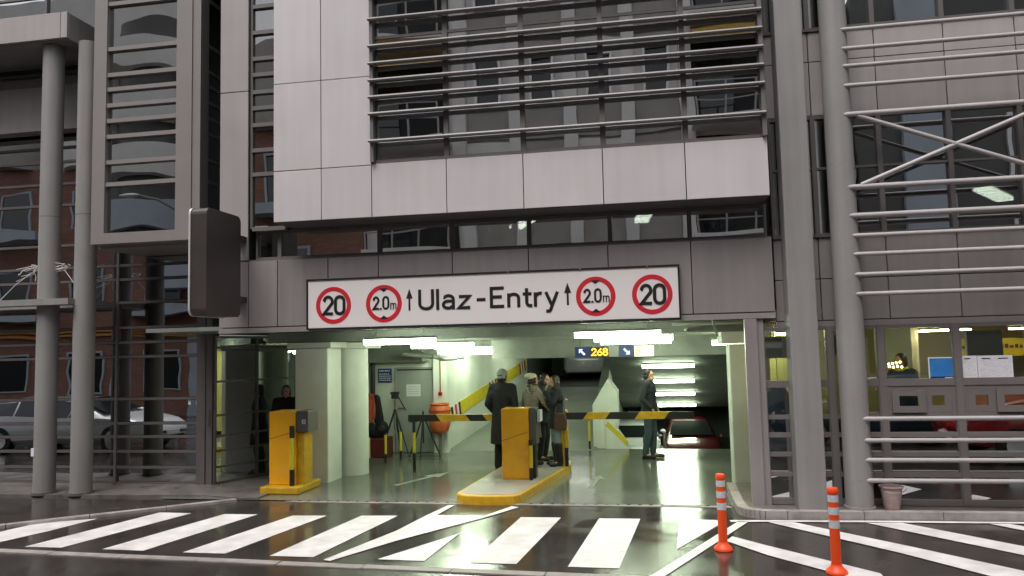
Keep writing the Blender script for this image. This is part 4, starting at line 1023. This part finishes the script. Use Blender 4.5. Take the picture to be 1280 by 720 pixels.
B(-4.50, -4.42, 16.03, 16.078, 1.215, 1.295).build('box', 'sign_red', fa)
B(-4.485, -4.435, 16.026, 16.0295, 1.23, 1.28).build('glass', 'sign_black', fa)
du = thing('ceiling_fittings', 'dusty dark pipes and cables under the ceiling above the grey door', 'pipes', (-4.4, 15.6, 1.95))
MB().tube([Vector((-5.0, 15.2, 2.12)), Vector((-4.4, 15.25, 2.06)), Vector((-3.9, 15.9, 2.03))], .05, 10).build('pipe', 'concrete', du)
MB().tube([Vector((-4.9, 15.4, 2.2)), Vector((-4.2, 15.35, 1.99)), Vector((-4.0, 15.7, 2.0))], .035, 10).build('pipe', 'darkconc', du)
MB().box(-4.6, -4.3, 15.3, 15.6, 2.05, 2.2).build('junction_box', 'concrete', du)
MB().tube([Vector((-4.45, 15.45, 2.2)), Vector((-4.45, 15.45, 2.56))], .015, 8).build('hanger', 'darkconc', du)
MB().tube([Vector((.55, 12.0, 2.42)), Vector((.62, 14, 2.42)), Vector((.62, 16, 2.42))], .02, 8).tube([Vector((.35, 12.2, 2.50)), Vector((1.4, 12.2, 2.50))], .02, 8).tube([Vector((.9, 11.5, 2.545)), Vector((.98, 11.6, 2.3))], .012, 8).build('ceiling_conduit', 'housing', gc)
# orange jar
jr = thing('clay_jar', 'large orange clay jar standing by the foot of the ramp wall', 'jar', (-4.37, 15.9, 0))
MB().lathe([(.10, .44), (.17, .48), (.215, .60), (.22, .72), (.215, .80)], (-4.42, 15.85, 0), 28).build('lower_body', 'clay', jr)
MB().lathe([(.212, .802), (.225, .90), (.22, .98), (.19, 1.02), (.215, 1.05), (.205, 1.065), (.17, 1.06), (.155, .99)], (-4.42, 15.85, 0), 28).build('upper_body', 'clay', jr)
MB().lathe([(.216, .885), (.232, .895), (.232, .925), (.22, .935)], (-4.42, 15.85, 0), 28).build('rim_band', 'jacket_red', jr)
MB().cyl((-4.42, 15.85, .0), (-4.42, 15.85, .44), .03, .04, 12).build('foot', 'darkconc', jr)
# tripod
tr = thing('tripod', 'black camera tripod with a video head in front of the grey door', 'tripod', (-5.2, 15.5, 0))
apex = Vector((-5.27, 15.45, .98))
for dx, dy in ((-.30, -.12), (.02, .3), (.33, -.1)):
    ft = Vector((apex.x + dx, apex.y + dy, .01)); kn = apex.lerp(ft, .5)
    MB().cyl(apex, kn, .022, .02, 8).cyl(kn, ft, .014, .011, 8).build('leg', 'rubber', tr)
MB().cyl((apex.x, apex.y, .55), (apex.x, apex.y, 1.2), .02, None, 10).build('centre_column', 'chrome', tr)
MB().box(apex.x - .06, apex.x + .06, apex.y - .06, apex.y + .06, 1.2, 1.29).box(apex.x - .085, apex.x + .085, apex.y - .04, apex.y + .04, 1.29, 1.34).build('head', 'rubber', tr)
MB().cyl((apex.x + .05, apex.y, 1.28), (apex.x + .27, apex.y - .12, .97), .013, None, 8).build('pan_handle', 'rubber', tr)
tr2 = thing('light_stand', 'low black three-legged stand below the orange jar', 'stand', (-4.75, 15.2, 0))
a2 = Vector((-4.62, 15.3, .88))
for dx, dy in ((-.32, .05), (.0, -.25), (.33, .1)): MB().cyl(a2, (a2.x + dx, a2.y + dy, .01), .018, .014, 8).build('leg', 'rubber', tr2)
MB().cyl((a2.x, a2.y, .3), (a2.x, a2.y, .95), .02, None, 8).build('column', 'rubber', tr2)
MB().tube([Vector((a2.x - .32, a2.y + .05, .03)), Vector((a2.x + .33, a2.y + .1, .03))], .008, 6).build('brace', 'rubber', tr2)
# equipment on the floor
eq = thing('equipment_case', 'low maroon equipment case on the floor behind the round white column', 'case', (-5.5, 15.4, 0))
B(-6.2, -5.42, 15.3, 15.75, 0.0, .34).build('body', 'maroon', eq, bevel=0.02)
B(-6.2, -5.42, 15.3, 15.75, .342, .40).build('lid', 'maroon', eq, bevel=0.02)
MB().tube([Vector((-5.95, 15.29, .25)), Vector((-5.95, 15.26, .24)), Vector((-5.75, 15.26, .24)), Vector((-5.75, 15.29, .25))], .012, 8).build('handle', 'black', eq)
gb = thing('gear_bag', 'tall black soft bag leaning on the wall beside the red jacket', 'bag', (-5.85, 15.9, 0))
MB().prism([(-6.02, .0), (-5.66, .0), (-5.70, .75), (-5.78, 1.22), (-5.86, 1.28), (-5.95, 1.22), (-6.0, .8)], 'y', 15.82, 16.0).build('body', 'coat_black', gb, bevel=0.04)
MB().tube([Vector((-5.9, 15.8, 1.0)), Vector((-5.86, 15.77, .8)), Vector((-5.88, 15.8, .55))], .015, 8).build('strap', 'rubber', gb)
cb = thing('camera_bag', 'lumpy black camera bag with gear on top of the maroon case', 'bag', (-5.6, 15.5, .4))
MB().ell((-5.66, 15.5, .50), (.17, .15, .12)).ell((-5.54, 15.45, .60), (.12, .11, .14)).ell((-5.78, 15.48, .57), (.10, .1, .13)).build('body', 'coat_black', cb)
MB().cyl((-5.52, 15.36, .62), (-5.50, 15.22, .60), .05, .06, 14).build('lens_hood', 'rubber', cb)
wpz = thing('paper_sheet', 'loose white sheet of paper lying on the black bag', 'paper', (-6.0, 15.35, .42))
MB().prism([(-6.12, .415), (-5.93, .455), (-5.9, .46), (-5.95, .447)], 'y', 15.32, 15.5).build('sheet', 'paper', wpz)
# ================================================================== CARS
def car(label, loc, rz, paint, kind='car', group=None, L=4.4, W=1.74, H=1.46):
    t = thing('parked_car', label, 'car', loc, rz, group)
    k, w, q = L / 4.4, W / 1.76, H / 1.46
    st = [(-2.20, .42, .74, .78, .70, .60), (-2.14, .30, .84, .92, .78, .66), (-2.0, .24, .92, 1.06, .84, .66), (-1.62, .22, .95, 1.36, .87, .60), (-1.1, .21, .95, 1.44, .88, .59), (-.4, .21, .95, 1.46, .88, .59), (.25, .21, .94, 1.42, .88, .60), (.62, .21, .93, 1.22, .88, .66), (1.05, .21, .92, .965, .87, .78), (1.5, .22, .88, .91, .85, .76), (1.9, .24, .78, .82, .80, .70), (2.12, .28, .66, .70, .72, .62), (2.2, .36, .52, .55, .62, .5)]
    rings = []
    for x, zl_, zb_, zt, wb, wt in st:
        wb *= w; wt *= w
        rings.append([(x * k, 0, zl_ * q), (x * k, wb * .86, zl_ * q), (x * k, wb, (zl_ + .16) * q), (x * k, wb * 1.0, (zl_ + zb_) / 2 * q), (x * k, wb * .97, zb_ * q), (x * k, wt, (zt - .045) * q if zt - zb_ > .1 else (zt - .004) * q), (x * k, wt * .82, zt * q), (x * k, 0, (zt + .025) * q)])
    v, f = [], []
    n = 14
    for r in rings: v += r + [(p[0], -p[1], p[2]) for p in reversed(r[1:-1])]
    for i in range(len(rings) - 1):
        for j in range(n): f.append((i * n + j, i * n + (j + 1) % n, (i + 1) * n + (j + 1) % n, (i + 1) * n + j))
    f.append(tuple(range(n - 1, -1, -1))); f.append(tuple((len(rings) - 1) * n + j for j in range(n)))
    MB().add(v, f, True).build('body', paint, t, local=True)
    def lerp(a, b, s): return tuple(a[i] + (b[i] - a[i]) * s for i in range(3))
    def patch(name, a, b, c, d, m, o=(0, 0, 0)):
        p = [tuple(u[i] + o[i] for i in range(3)) for u in (a, b, c, d)]
        return MB().add(p, [(0, 1, 2, 3)]).build(name, m, t, local=True)
    for s in (1, -1):
        def g(i, j): p = rings[i][j]; return (p[0], s * (p[1] + .006), p[2])
        for a, b in ((3, 4), (4, 5), (5, 6)):
            A, Bq, Cq, D = lerp(g(a, 4), g(a, 5), .08), lerp(g(b, 4), g(b, 5), .08), lerp(g(b, 4), g(b, 5), .93), lerp(g(a, 4), g(a, 5), .93)
            patch('side_window', lerp(A, Bq, .04), lerp(A, Bq, .96), lerp(D, Cq, .96), lerp(D, Cq, .04), 'car_glass')
        patch('side_window', lerp(g(6, 4), g(6, 5), .08), lerp(g(7, 4), g(7, 5), .2), lerp(g(7, 4), g(7, 5), .8), lerp(g(6, 4), g(6, 5), .93), 'car_glass')
    def sp(i, tt, o): p, r_ = rings[i][5], rings[i][6]; return (rings[i][6][0], tt * r_[1] * 1.02, r_[2] + o)
    patch('windscreen', (rings[6][6][0] + .03, .54 * w, rings[6][6][2] + .0), (rings[8][6][0] - .05, .68 * w, rings[8][6][2] + .07), (rings[8][6][0] - .05, -.68 * w, rings[8][6][2] + .07), (rings[6][6][0] + .03, -.54 * w, rings[6][6][2] + .0), 'car_glass', (.04, 0, .02))
    patch('rear_window', (rings[3][6][0], .50 * w, rings[3][6][2]), (rings[2][6][0], .58 * w, rings[2][6][2]), (rings[2][6][0], -.58 * w, rings[2][6][2]), (rings[3][6][0], -.50 * w, rings[3][6][2]), 'car_glass', (-.02, 0, .035))
    if kind == 'cabriolet':
        tv, tf = [], []
        for i in (3, 4, 5, 6, 7):
            ps = [rings[i][5], rings[i][6], rings[i][7]]
            ps = ps + [(p[0], -p[1], p[2]) for p in (ps[1], ps[0])]
            tv += [(p[0], p[1] * 1.01, p[2] + .006) for p in ps]
        for i in range(4):
            for j in range(4): tf.append((i * 5 + j, i * 5 + j + 1, i * 5 + j + 6, i * 5 + j + 5))
        MB().add(tv, tf, True).build('soft_top', 'rubber', t, local=True)
    for x in (-1.38 * k, 1.36 * k):
        for s in (1, -1):
            c0, c1 = (x, s * .70 * w, .31), (x, s * .895 * w, .31)
            wh = MB().cyl(c0, c1, .315, None, 24).build('wheel', 'rubber', t, local=True)
            MB().cyl((x, s * .896 * w, .31), (x, s * .905 * w, .31), .205, None, 18).build('rim', 'chrome', wh, local=True)
    for s in (1, -1):
        MB().ell((2.06 * k, s * .56 * w, .64 * q), (.12, .15, .075)).build('headlight', 'lamp_clear', t, local=True)
        MB().ell((-2.10 * k, s * .62 * w, .80 * q), (.07, .12, .10)).build('tail_light', 'lamp_red', t, local=True)
        MB().ell((.78 * k, s * .98 * w, .98 * q), (.09, .09, .06)).build('mirror', paint, t, local=True)
    B(2.19 * k, 2.215 * k, -.26, .26, .36, .47).build('number_plate', 'paper', t, local=True)
    B(-2.235 * k, -2.2 * k, -.26, .26, .5, .61).build('number_plate', 'paper', t, local=True)
    B(2.19 * k, 2.20 * k, -.45, .45, .24, .34).build('grille', 'rubber', t, local=True)
    return t
car('shade-darkened red car at the foot of the down ramp, facing the entrance', (1.15, 25.6, -1.66), R(-90), 'car_red_shaded', W=1.7)
car('white hatchback on the down ramp, half hidden by the standing man', (-.62, 25.4, -1.66), R(90), 'car_white', W=1.7, H=1.5)
car('white car on the upper level, seen dimly under the beam', (-2.45, 31.2, .93), R(90), 'car_white', L=4.3, W=1.7, H=1.5)
car('white car parked by the left kerb, mirrored in the glass wall', (-13.6, 7.5, 0), R(0), 'car_white', 'cabriolet', L=4.8, H=1.28)
car('bright red car parked on the right, mirrored in the ticket office glass', (7.5, 5.6, 0), R(178), 'car_red', H=1.7)
car('dark blue car parked on the right, mirrored beside the red one', (4.7, 3.3, 0), R(181), 'car_blue')

# ================================================================== PEOPLE
def person(label, loc, rz, h, arms, outfit, lean=0.0, head_turn=0.0, stride=0.0, legs=True, kneel=0.0, head_fwd=0.0):
    t = thing('person', label, 'person', loc, rz)
    s = h / 1.72
    def S(p): 
        x, y, z = p
        y2 = y - lean * max(0, z - .9)
        return (x * s, y2 * s, z * s)
    def remesh(mb, name, m, vox, parent=t, smooth=4):
        o = mb.build(name, m, parent, local=True)
        r = o.modifiers.new('remesh', 'REMESH'); r.mode = 'VOXEL'; r.voxel_size = vox; r.use_smooth_shade = True
        q = o.modifiers.new('smooth', 'SMOOTH'); q.iterations = smooth; q.factor = .5
        return o
    b = MB(); hips, knees, ankles, toes = {}, {}, {}, {}
    for sd in (1, -1):
        st = stride * sd
        hips[sd] = S((sd * .09, 0, .92)); knees[sd] = S((sd * .095, -.02 - st * .45, .49)); ankles[sd] = S((sd * .10, .03 - st, .085)); toes[sd] = S((sd * .125, -.14 - st, .035))
        b.cap(hips[sd], knees[sd], .085 * s, .055 * s).cap(knees[sd], ankles[sd], .055 * s, .036 * s).cap(ankles[sd], toes[sd], .038 * s, .028 * s)
        calf = tuple(knees[sd][i] * .65 + ankles[sd][i] * .35 + (0, .02, 0)[i] for i in range(3)); b.ell(calf, (.05 * s, .056 * s, .12 * s))
    b.ell(S((0, 0, .97)), (.165 * s, .115 * s, .13 * s)).ell(S((0, 0, 1.12)), (.135 * s, .10 * s, .16 * s)).ell(S((0, -.005, 1.30)), (.165 * s, .11 * s, .17 * s))
    b.cap(S((-.15, 0, 1.43)), S((.15, 0, 1.43)), .06 * s).cap(S((0, .01, 1.43)), S((0, -.005 - head_fwd * .5, 1.54)), .055 * s, .05 * s)
    ca, sa = math.cos(head_turn), math.sin(head_turn)
    hc = S((0, -.015 - head_fwd, 1.60))
    def Hd(p): # head-local
        x, y, z = p; return (hc[0] + (x * ca - y * sa) * s, hc[1] + (x * sa + y * ca) * s, hc[2] + z * s)
    hb = MB().ell((0, .008, .025), (.074, .093, .098)).ell((0, -.03, -.055), (.052, .062, .055)).cap((0, -.082, .005), (0, -.108, -.028), .009, .015).ell((0, -.075, .028), (.058, .02, .012)).ell((0, -.082, -.068), (.024, .012, .009)).ell((0, -.078, -.098), (.022, .02, .016)).ell((.075, .012, -.005), (.009, .022, .032)).ell((-.075, .012, -.005), (.009, .022, .032))
    o = len(b.v); b.v += [Hd(p) for p in hb.v]; b.f += [tuple(i + o for i in f) for f in hb.f]; b.sm += hb.sm
    hands = {}
    for sd in (1, -1):
        el, wr, hd, up_ = arms[0 if sd == 1 else 1]
        sh = S((sd * .185, 0, 1.425)); el, wr = S(el), S(wr)
        b.cap(sh, el, .048 * s, .04 * s).cap(el, wr, .04 * s, .027 * s)
        d = Vector(hd).normalized(); n_ = Vector(up_).normalized(); sidev = d.cross(n_).normalized(); n_ = sidev.cross(d)
        W_ = Vector(wr); pc = W_ + d * .055 * s
        for k in (-.024, -.008, .008, .024): b.cap(W_ + d * .02 * s + sidev * k * .7 * s, W_ + d * .085 * s + sidev * k * s, .013 * s, .012 * s)
        for k, ln in ((-.027, .058), (-.009, .072), (.009, .078), (.027, .070)):
            p0 = W_ + d * .088 * s + sidev * k * s; p1 = p0 + (d * .85 + n_ * -.35).normalized() * ln * .5 * s; p2 = p1 + (d * .45 + n_ * -.85).normalized() * ln * .5 * s
            b.cap(p0, p1, .0095 * s, .009 * s).cap(p1, p2, .009 * s, .0075 * s)
        p0 = W_ + d * .03 * s + sidev * .026 * s * sd; p1 = p0 + (d * .6 + sidev * .7 * sd - n_ * .2).normalized() * .045 * s; p2 = p1 + (d * .9 + sidev * .2 * sd - n_ * .3).normalized() * .032 * s
        b.cap(p0, p1, .013 * s, .0105 * s).cap(p1, p2, .0105 * s, .009 * s)
        hands[sd] = (sh, el, wr)
    remesh(b, 'body', 'skin', .0085, smooth=2)
    for sd in (1, -1): MB().ell(Hd((sd * .03, -.079, .008)), (.012 * s, .007 * s, .007 * s), 10, 6).build('eye', 'leather', t, local=True)
    MB().ell(Hd((0, -.0925, -.068)), (.022 * s, .004 * s, .005 * s), 10, 6).build('mouth', 'jacket_red', t, local=True)
    # clothes
    def loft(rs):
        mb = MB(); n = 20; v = []
        for z, rx, ry, cy in rs:
            for i in range(n):
                a = 2 * math.pi * i / n; v.append(S((rx * math.cos(a), cy + ry * math.sin(a), z)))
        f = [(j * n + i, j * n + (i + 1) % n, (j + 1) * n + (i + 1) % n, (j + 1) * n + i) for j in range(len(rs) - 1) for i in range(n)]
        return mb.add(v, f + [tuple(range(n - 1, -1, -1)), tuple((len(rs) - 1) * n + i for i in range(n))], True)
    if 'coat' in outfit:
        m, hem, fl = outfit['coat']
        rs = [(hem, .205 + fl, .155 + fl, .0), ((hem + .95) / 2, .205 + fl * .6, .152 + fl * .6, .0), (.97, .20, .148, .0), (1.10, .178, .13, .0), (1.30, .205, .145, -.005), (1.40, .20, .125, .0), (1.46, .13, .095, .005), (1.51, .085, .085, -.005)]
        mb = loft(rs)
        for sd in (1, -1):
            sh, el, wr = hands[sd]; mb.cap(sh, el, .074 * s, .060 * s).cap(el, tuple(el[i] * .06 + wr[i] * .94 for i in range(3)), .060 * s, .046 * s)
        mb.cap(S((-.06, .05, 1.5)), S((.06, .05, 1.5)), .03 * s).cap(S((-.17, 0, 1.425)), S((.17, 0, 1.425)), .082 * s).cap(S((-.16, .02, 1.30)), S((.16, .02, 1.30)), .10 * s)
        remesh(mb, 'coat', m, .011)
    if 'trousers' in outfit:
        mb = MB().ell(S((0, 0, .96)), (.178 * s, .13 * s, .13 * s))
        for sd in (1, -1):
            an = tuple(ankles[sd][i] + (0, 0, .02)[i] for i in range(3)); mb.cap(hips[sd], knees[sd], .10 * s, .078 * s).cap(knees[sd], an, .078 * s, .062 * s).ell(tuple(knees[sd][i] * .65 + ankles[sd][i] * .35 + (0, .02, 0)[i] for i in range(3)), (.066 * s, .072 * s, .15 * s))
        remesh(mb, 'trousers', outfit['trousers'], .011)
    if 'tights' in outfit:
        mb = MB()
        for sd in (1, -1): mb.cap(hips[sd], knees[sd], .089 * s, .059 * s).cap(knees[sd], ankles[sd], .060 * s, .041 * s)
        remesh(mb, 'tights', outfit['tights'], .010)
    for sd in (1, -1):
        mb = MB(); a, tt = ankles[sd], toes[sd]
        mb.cap((a[0], a[1] + .02 * s, .045 * s), (tt[0], tt[1] - .02 * s, .04 * s), .046 * s, .040 * s).box(a[0] - .04 * s, a[0] + .04 * s, a[1] - .01, a[1] + .06 * s, 0, .04 * s)
        if outfit.get('boots'): mb.cap((a[0], a[1], .06 * s), tuple(knees[sd][i] * .78 + a[i] * .22 for i in range(3)), .074 * s, .092 * s)
        remesh(mb, 'boot' if outfit.get('boots') else 'shoe', outfit.get('shoes', 'leather'), .010)
    hm = outfit.get('hair')
    if hm:
        m, ln = hm
        mb = MB(); q = MB().ell((0, .022, .042), (.083, .094, .095)).ell((0, .05, -.02), (.075, .066, .08)).cap((.068, .0, .02), (.07, .02, -.05), .022, .018).cap((-.068, .0, .02), (-.07, .02, -.05), .022, .018)
        if ln > .05:
            for u in (-.06, -.03, 0, .03, .06): q.cap((u, .06, -.02), (u * 1.25, .075, -ln), .036, .024)
            for u in (-1, 1): q.cap((u * .075, .01, 0), (u * .085, .0, -ln * .85), .024, .018)
        mb.v = [Hd(p) for p in q.v]; mb.f = q.f; mb.sm = q.sm
        remesh(mb, 'hair', m, .009, smooth=2)
    ht = outfit.get('hat')
    if ht:
        m, kind = ht
        if kind == 'beanie': q = MB().ell((0, .012, .055), (.088, .106, .098)).ell((0, .02, .0), (.087, .103, .05))
        else: q = MB().ell((.02, .045, .075), (.115, .125, .062)).ell((0, .02, .035), (.082, .098, .05))
        mb = MB(); mb.v = [Hd(p) for p in q.v]; mb.f = q.f; mb.sm = q.sm
        remesh(mb, 'hat', m, .010, smooth=3)
    if 'scarf' in outfit:
        mb = MB()
        for i in range(12):
            a0, a1 = 2 * math.pi * i / 12, 2 * math.pi * (i + 1) / 12
            mb.cap(S((.075 * math.cos(a0), .08 * math.sin(a0) - .005, 1.49)), S((.075 * math.cos(a1), .08 * math.sin(a1) - .005, 1.49)), .035 * s)
        remesh(mb, 'scarf', outfit['scarf'], .010)
    return t
DN = (0, 0, -1)
def hang(sd, o=.23): return ((sd * (o + .01), .04, 1.14), (sd * o, -.03, .90), (0, -.1, -1), (sd * -1, 0, 0))
rest = [hang(1), hang(-1)]
pock = [((.26, .06, 1.15), (.20, -.10, .98), (-.3, -.5, -.8), (0, -1, 0)), ((-.26, .06, 1.15), (-.20, -.10, .98), (.3, -.5, -.8), (0, -1, 0))]
tomouth_L = [((.24, -.13, 1.22), (.07, -.22, 1.42), (-.3, .1, .9), (0, -1, 0)), hang(-1)]
reach_R = [hang(1), ((-.27, -.16, 1.17), (-.22, -.38, .98), (0, -.9, -.5), (0, 0, 1))]
both_fwd = [((.24, -.14, 1.16), (.12, -.34, 1.2), (-.2, -.9, .2), (0, 0, 1)), ((-.24, -.14, 1.16), (-.12, -.34, 1.2), (.2, -.9, .2), (0, 0, 1))]
person('man in grey knit cap and long black coat, back turned, behind the middle machine', (-2.63, 13.62, 0), R(165), 1.80, pock, dict(coat=('coat_black', .48, .03), trousers='coat_black', hair=('hair_dark', 0), hat=('grey_knit', 'beanie')), head_turn=R(-15))
person('woman in a cream beret and houndstooth coat, back half turned, on the traffic island', (-2.14, 13.62, .13), R(125), 1.60, reach_R, dict(coat=('houndstooth', .52, .05), tights='tights', hair=('hair_dark', .06), hat=('cream', 'beret'), scarf='bag'), lean=.10)
person('dark haired person in black in the middle of the talking group, face in profile', (-1.98, 14.12, .13), R(70), 1.58, both_fwd, dict(coat=('coat_navy', .75, .02), trousers='coat_black', hair=('hair_dark', .10)), lean=.08)
person('woman with long brown hair, dark coat, jeans and black boots, hand at her mouth', (-1.66, 13.55, .13), R(-70), 1.56, tomouth_L, dict(coat=('coat_navy', .72, .02), trousers='jeans_pale', boots=True, hair=('hair_brown', .26)), head_fwd=.02)
hb_ = thing('handbag', 'brown leather shoulder bag hanging at the side of the booted woman', 'bag', (-1.60, 13.38, .8))
MB().prism([(-1.69, .78), (-1.47, .76), (-1.45, .90), (-1.49, 1.05), (-1.66, 1.06)], 'y', 13.30, 13.40).build('body', 'bag', hb_, bevel=0.02)
MB().tube([Vector((-1.66, 13.36, 1.05)), Vector((-1.62, 13.44, 1.30)), Vector((-1.60, 13.5, 1.50)), Vector((-1.53, 13.46, 1.3)), Vector((-1.49, 13.36, 1.04))], .010, 6).build('strap', 'bag', hb_)
person('man in a dark jacket and blue jeans standing alone behind the right barrier arm', (-.06, 15.32, 0), R(75), 1.72, pock, dict(coat=('coat_navy', .80, .03), trousers='jeans', hair=('hair_dark', 0)), stride=.05)
person('person in black standing behind the left ticket machine by the dark glass', (-6.45, 12.95, 0), R(20), 1.62, rest, dict(coat=('coat_black', .55, .03), trousers='coat_black', hair=('hair_dark', .04)))
person('person with a white cap and red jacket half hidden behind the round white column', (-5.98, 15.5, 0), R(30), 1.50, rest, dict(coat=('jacket_red', .80, .02), trousers='coat_black', hat=('cream', 'beanie'), hair=('hair_dark', .03)))
person('ticket office attendant with dark hair and a hi-vis vest behind the clear window', (3.66, 12.1, .32), R(-60), 1.66, both_fwd, dict(coat=('coat_navy', .85, 0), trousers='coat_black', hair=('hair_dark', .02), scarf='hivis'), lean=.12)

# ================================================================== THE STREET BEHIND THE CAMERA (seen mirrored in the glazing)
op = thing('apartment_block', 'pale stuccoed apartment block with yellow awnings across the street', 'building', (-1.5, -2.5, 0))
YB = -2.5
B(-9.2, 6.2, -14, YB - .35, 0, 14.0).build('wall', 'pale', op)
B(-9.2, 6.2, YB - .349, YB, 0, 2.2).build('plinth_wall', 'bluegrey', op)
for zf in (2.2, 5.4, 8.6, 11.8):
    for x0, x1 in ((-8.8, -6.0), (1.5, 4.0)):
        B(x0, x1, YB - .34, YB - .30, zf + .05, zf + 2.9).build('loggia_back', 'dark', op)
        bal = B(x0 - .1, x1 + .1, YB - .34, YB + 1.0, zf - .15, zf).build('balcony_slab', 'pale', op)
        rl = MB()
        for z in (zf + .5, zf + 1.0): rl.box(x0, x1, YB + .93, YB + .97, z, z + .035)
        for i in range(4): rl.box(x0 + i * (x1 - x0 - .05) / 3, x0 + .05 + i * (x1 - x0 - .05) / 3, YB + .925, YB + .975, zf, zf + 1.0)
        rl.build('railing', 'tube', bal)
        B(x0 + .2, x0 + 1.2, YB - .299, YB - .26, zf + .06, zf + 2.3).build('window', 'car_glass', op)
        if zf == 8.6:
            MB().prism([(YB - .30, zf + 2.85), (YB + 1.05, zf + 2.45), (YB + 1.05, zf + 2.15), (YB + 1.03, zf + 2.15), (YB + 1.03, zf + 2.42), (YB - .30, zf + 2.80)], 'x', x0, x1).build('awning', 'awning', op)
    for i in range(5):
        B(-5.75 + i * 1.72, -5.35 + i * 1.72, YB - .349, YB + .06, zf - .1, zf + 3.1).build('pilaster', 'pale', op)
    for i in range(4):
        x = -5.34 + i * 1.72
        B(x, x + 1.30, YB - .349, YB - .18, zf, zf + 1.0).build('infill', 'beige', op)
        wf = ring(x + .25, x + 1.05, zf + 1.0, zf + 2.6, YB - .349, YB - .06, .08, .05).build('window', 'rim', op)
        B(x + .331, x + .969, YB - .25, YB - .22, zf + 1.051, zf + 2.519).build('pane', 'car_glass', wf)
        B(x, x + .249, YB - .349, YB - .2, zf + 1.001, zf + 2.6).build('infill', 'pale', op)
        B(x + 1.051, x + 1.3, YB - .349, YB - .2, zf + 1.001, zf + 2.6).build('infill', 'pale', op)
        B(x, x + 1.30, YB - .349, YB - .2, zf + 2.601, zf + 3.1).build('infill', 'beige' if i % 2 else 'pale', op)
bb = thing('brick_building', 'red brick building with grey balconies and an orange sign band across the street', 'building', (-24, -2.6, 0))
B(-46, -9.25, -14, -2.6, 0, 9.8).build('wall', 'brick', bb)
B(-46, -9.25, -14.5, -3.4, 9.801, 13.2).build('upper_wall', 'bluegrey', bb)
B(-32, -14.0, -14.5, -3.6, 13.201, 17.5).build('attic_wall', 'pale', bb)
for i in range(10):
    x = -12.6 - i * 3.3
    for zf in (.9, 4.3, 7.4):
        wf = ring(x, x + 1.5, zf - .06, zf + 1.5, -2.6, -2.53, .08, .06).build('window', 'bluegrey', bb)
        B(x + .081, x + 1.419, -2.6, -2.57, zf + .001, zf + 1.429).build('pane', 'car_glass', wf)
    if i % 2 == 0:
        B(x - .5, x + 2.6, -2.6, -1.5, 3.7, 4.1).build('balcony', 'bluegrey', bb)
        B(x - .5, x + 2.6, -2.6, -1.5, 6.8, 7.2).build('balcony', 'bluegrey', bb)
    B(x + 1.9, x + 2.5, -2.6, -2.5, .0, 3.3).build('pilaster', 'bluegrey', bb)
    MB().cyl((x + .5, -3.0, 9.81), (x + .5, -3.0, 12.6), 1.1, None, 20).build('curved_balcony', 'pale' if i % 2 else 'beige', bb)
for zf in (4.6, 6.5, 8.4, 10.3, 12.2):
    MB().cyl((-17.2, -2.9, zf), (-17.2, -2.9, zf + 1.05), 1.75, None, 28).build('curved_balcony', 'pale' if zf > 8 else 'bluegrey', bb)
    MB().cyl((-17.2, -2.9, zf + 1.051), (-17.2, -2.9, zf + 1.899), 1.35, None, 28).build('balcony_recess', 'frame_dark', bb)
for k in range(3): B(-26, -14.5, -2.59, -2.45, 3.02 + k * .13, 3.09 + k * .13).build('sign_strip', 'orange_sign', bb)
ob = thing('grey_office_block', 'dark grey office block with one pale strip across the street', 'building', (18, -2.6, 0))
B(6.25, 45, -14, -2.6, 0, 12.5).build('wall', 'steel_dark', ob)
B(7.5, 8.8, -2.6, -2.4, 0, 12.6).build('pale_strip', 'bluegrey', ob)
for i in range(9):
    for zf in (.8, 3.8, 6.8, 9.6):
        x = 10.3 + i * 3.4
        wf = ring(x, x + 2.6, zf - .08, zf + 1.8, -2.6, -2.5, .1, .08).build('window', 'rim', ob)
        B(x + .101, x + 2.499, -2.6, -2.55, zf + .001, zf + 1.7).build('pane', 'car_glass', wf)
sl2 = thing('street_lamp', 'curved arm street lamp at the far kerb, mirrored in the glazed bay', 'street lamp', (-14.6, -.9, 0))
MB().cyl((-14.6, -.9, 0), (-14.6, -.9, 6.2), .08, .055, 12).build('pole', 'column', sl2)
MB().tube([Vector((-14.6, -.9, 6.2)), Vector((-15.0, -.75, 6.9)), Vector((-15.6, -.55, 7.35)), Vector((-16.2, -.4, 7.5))], .045, 8).build('arm', 'column', sl2)
MB().ell((-16.5, -.35, 7.5), (.42, .15, .09)).build('lamp_head', 'rim', sl2)
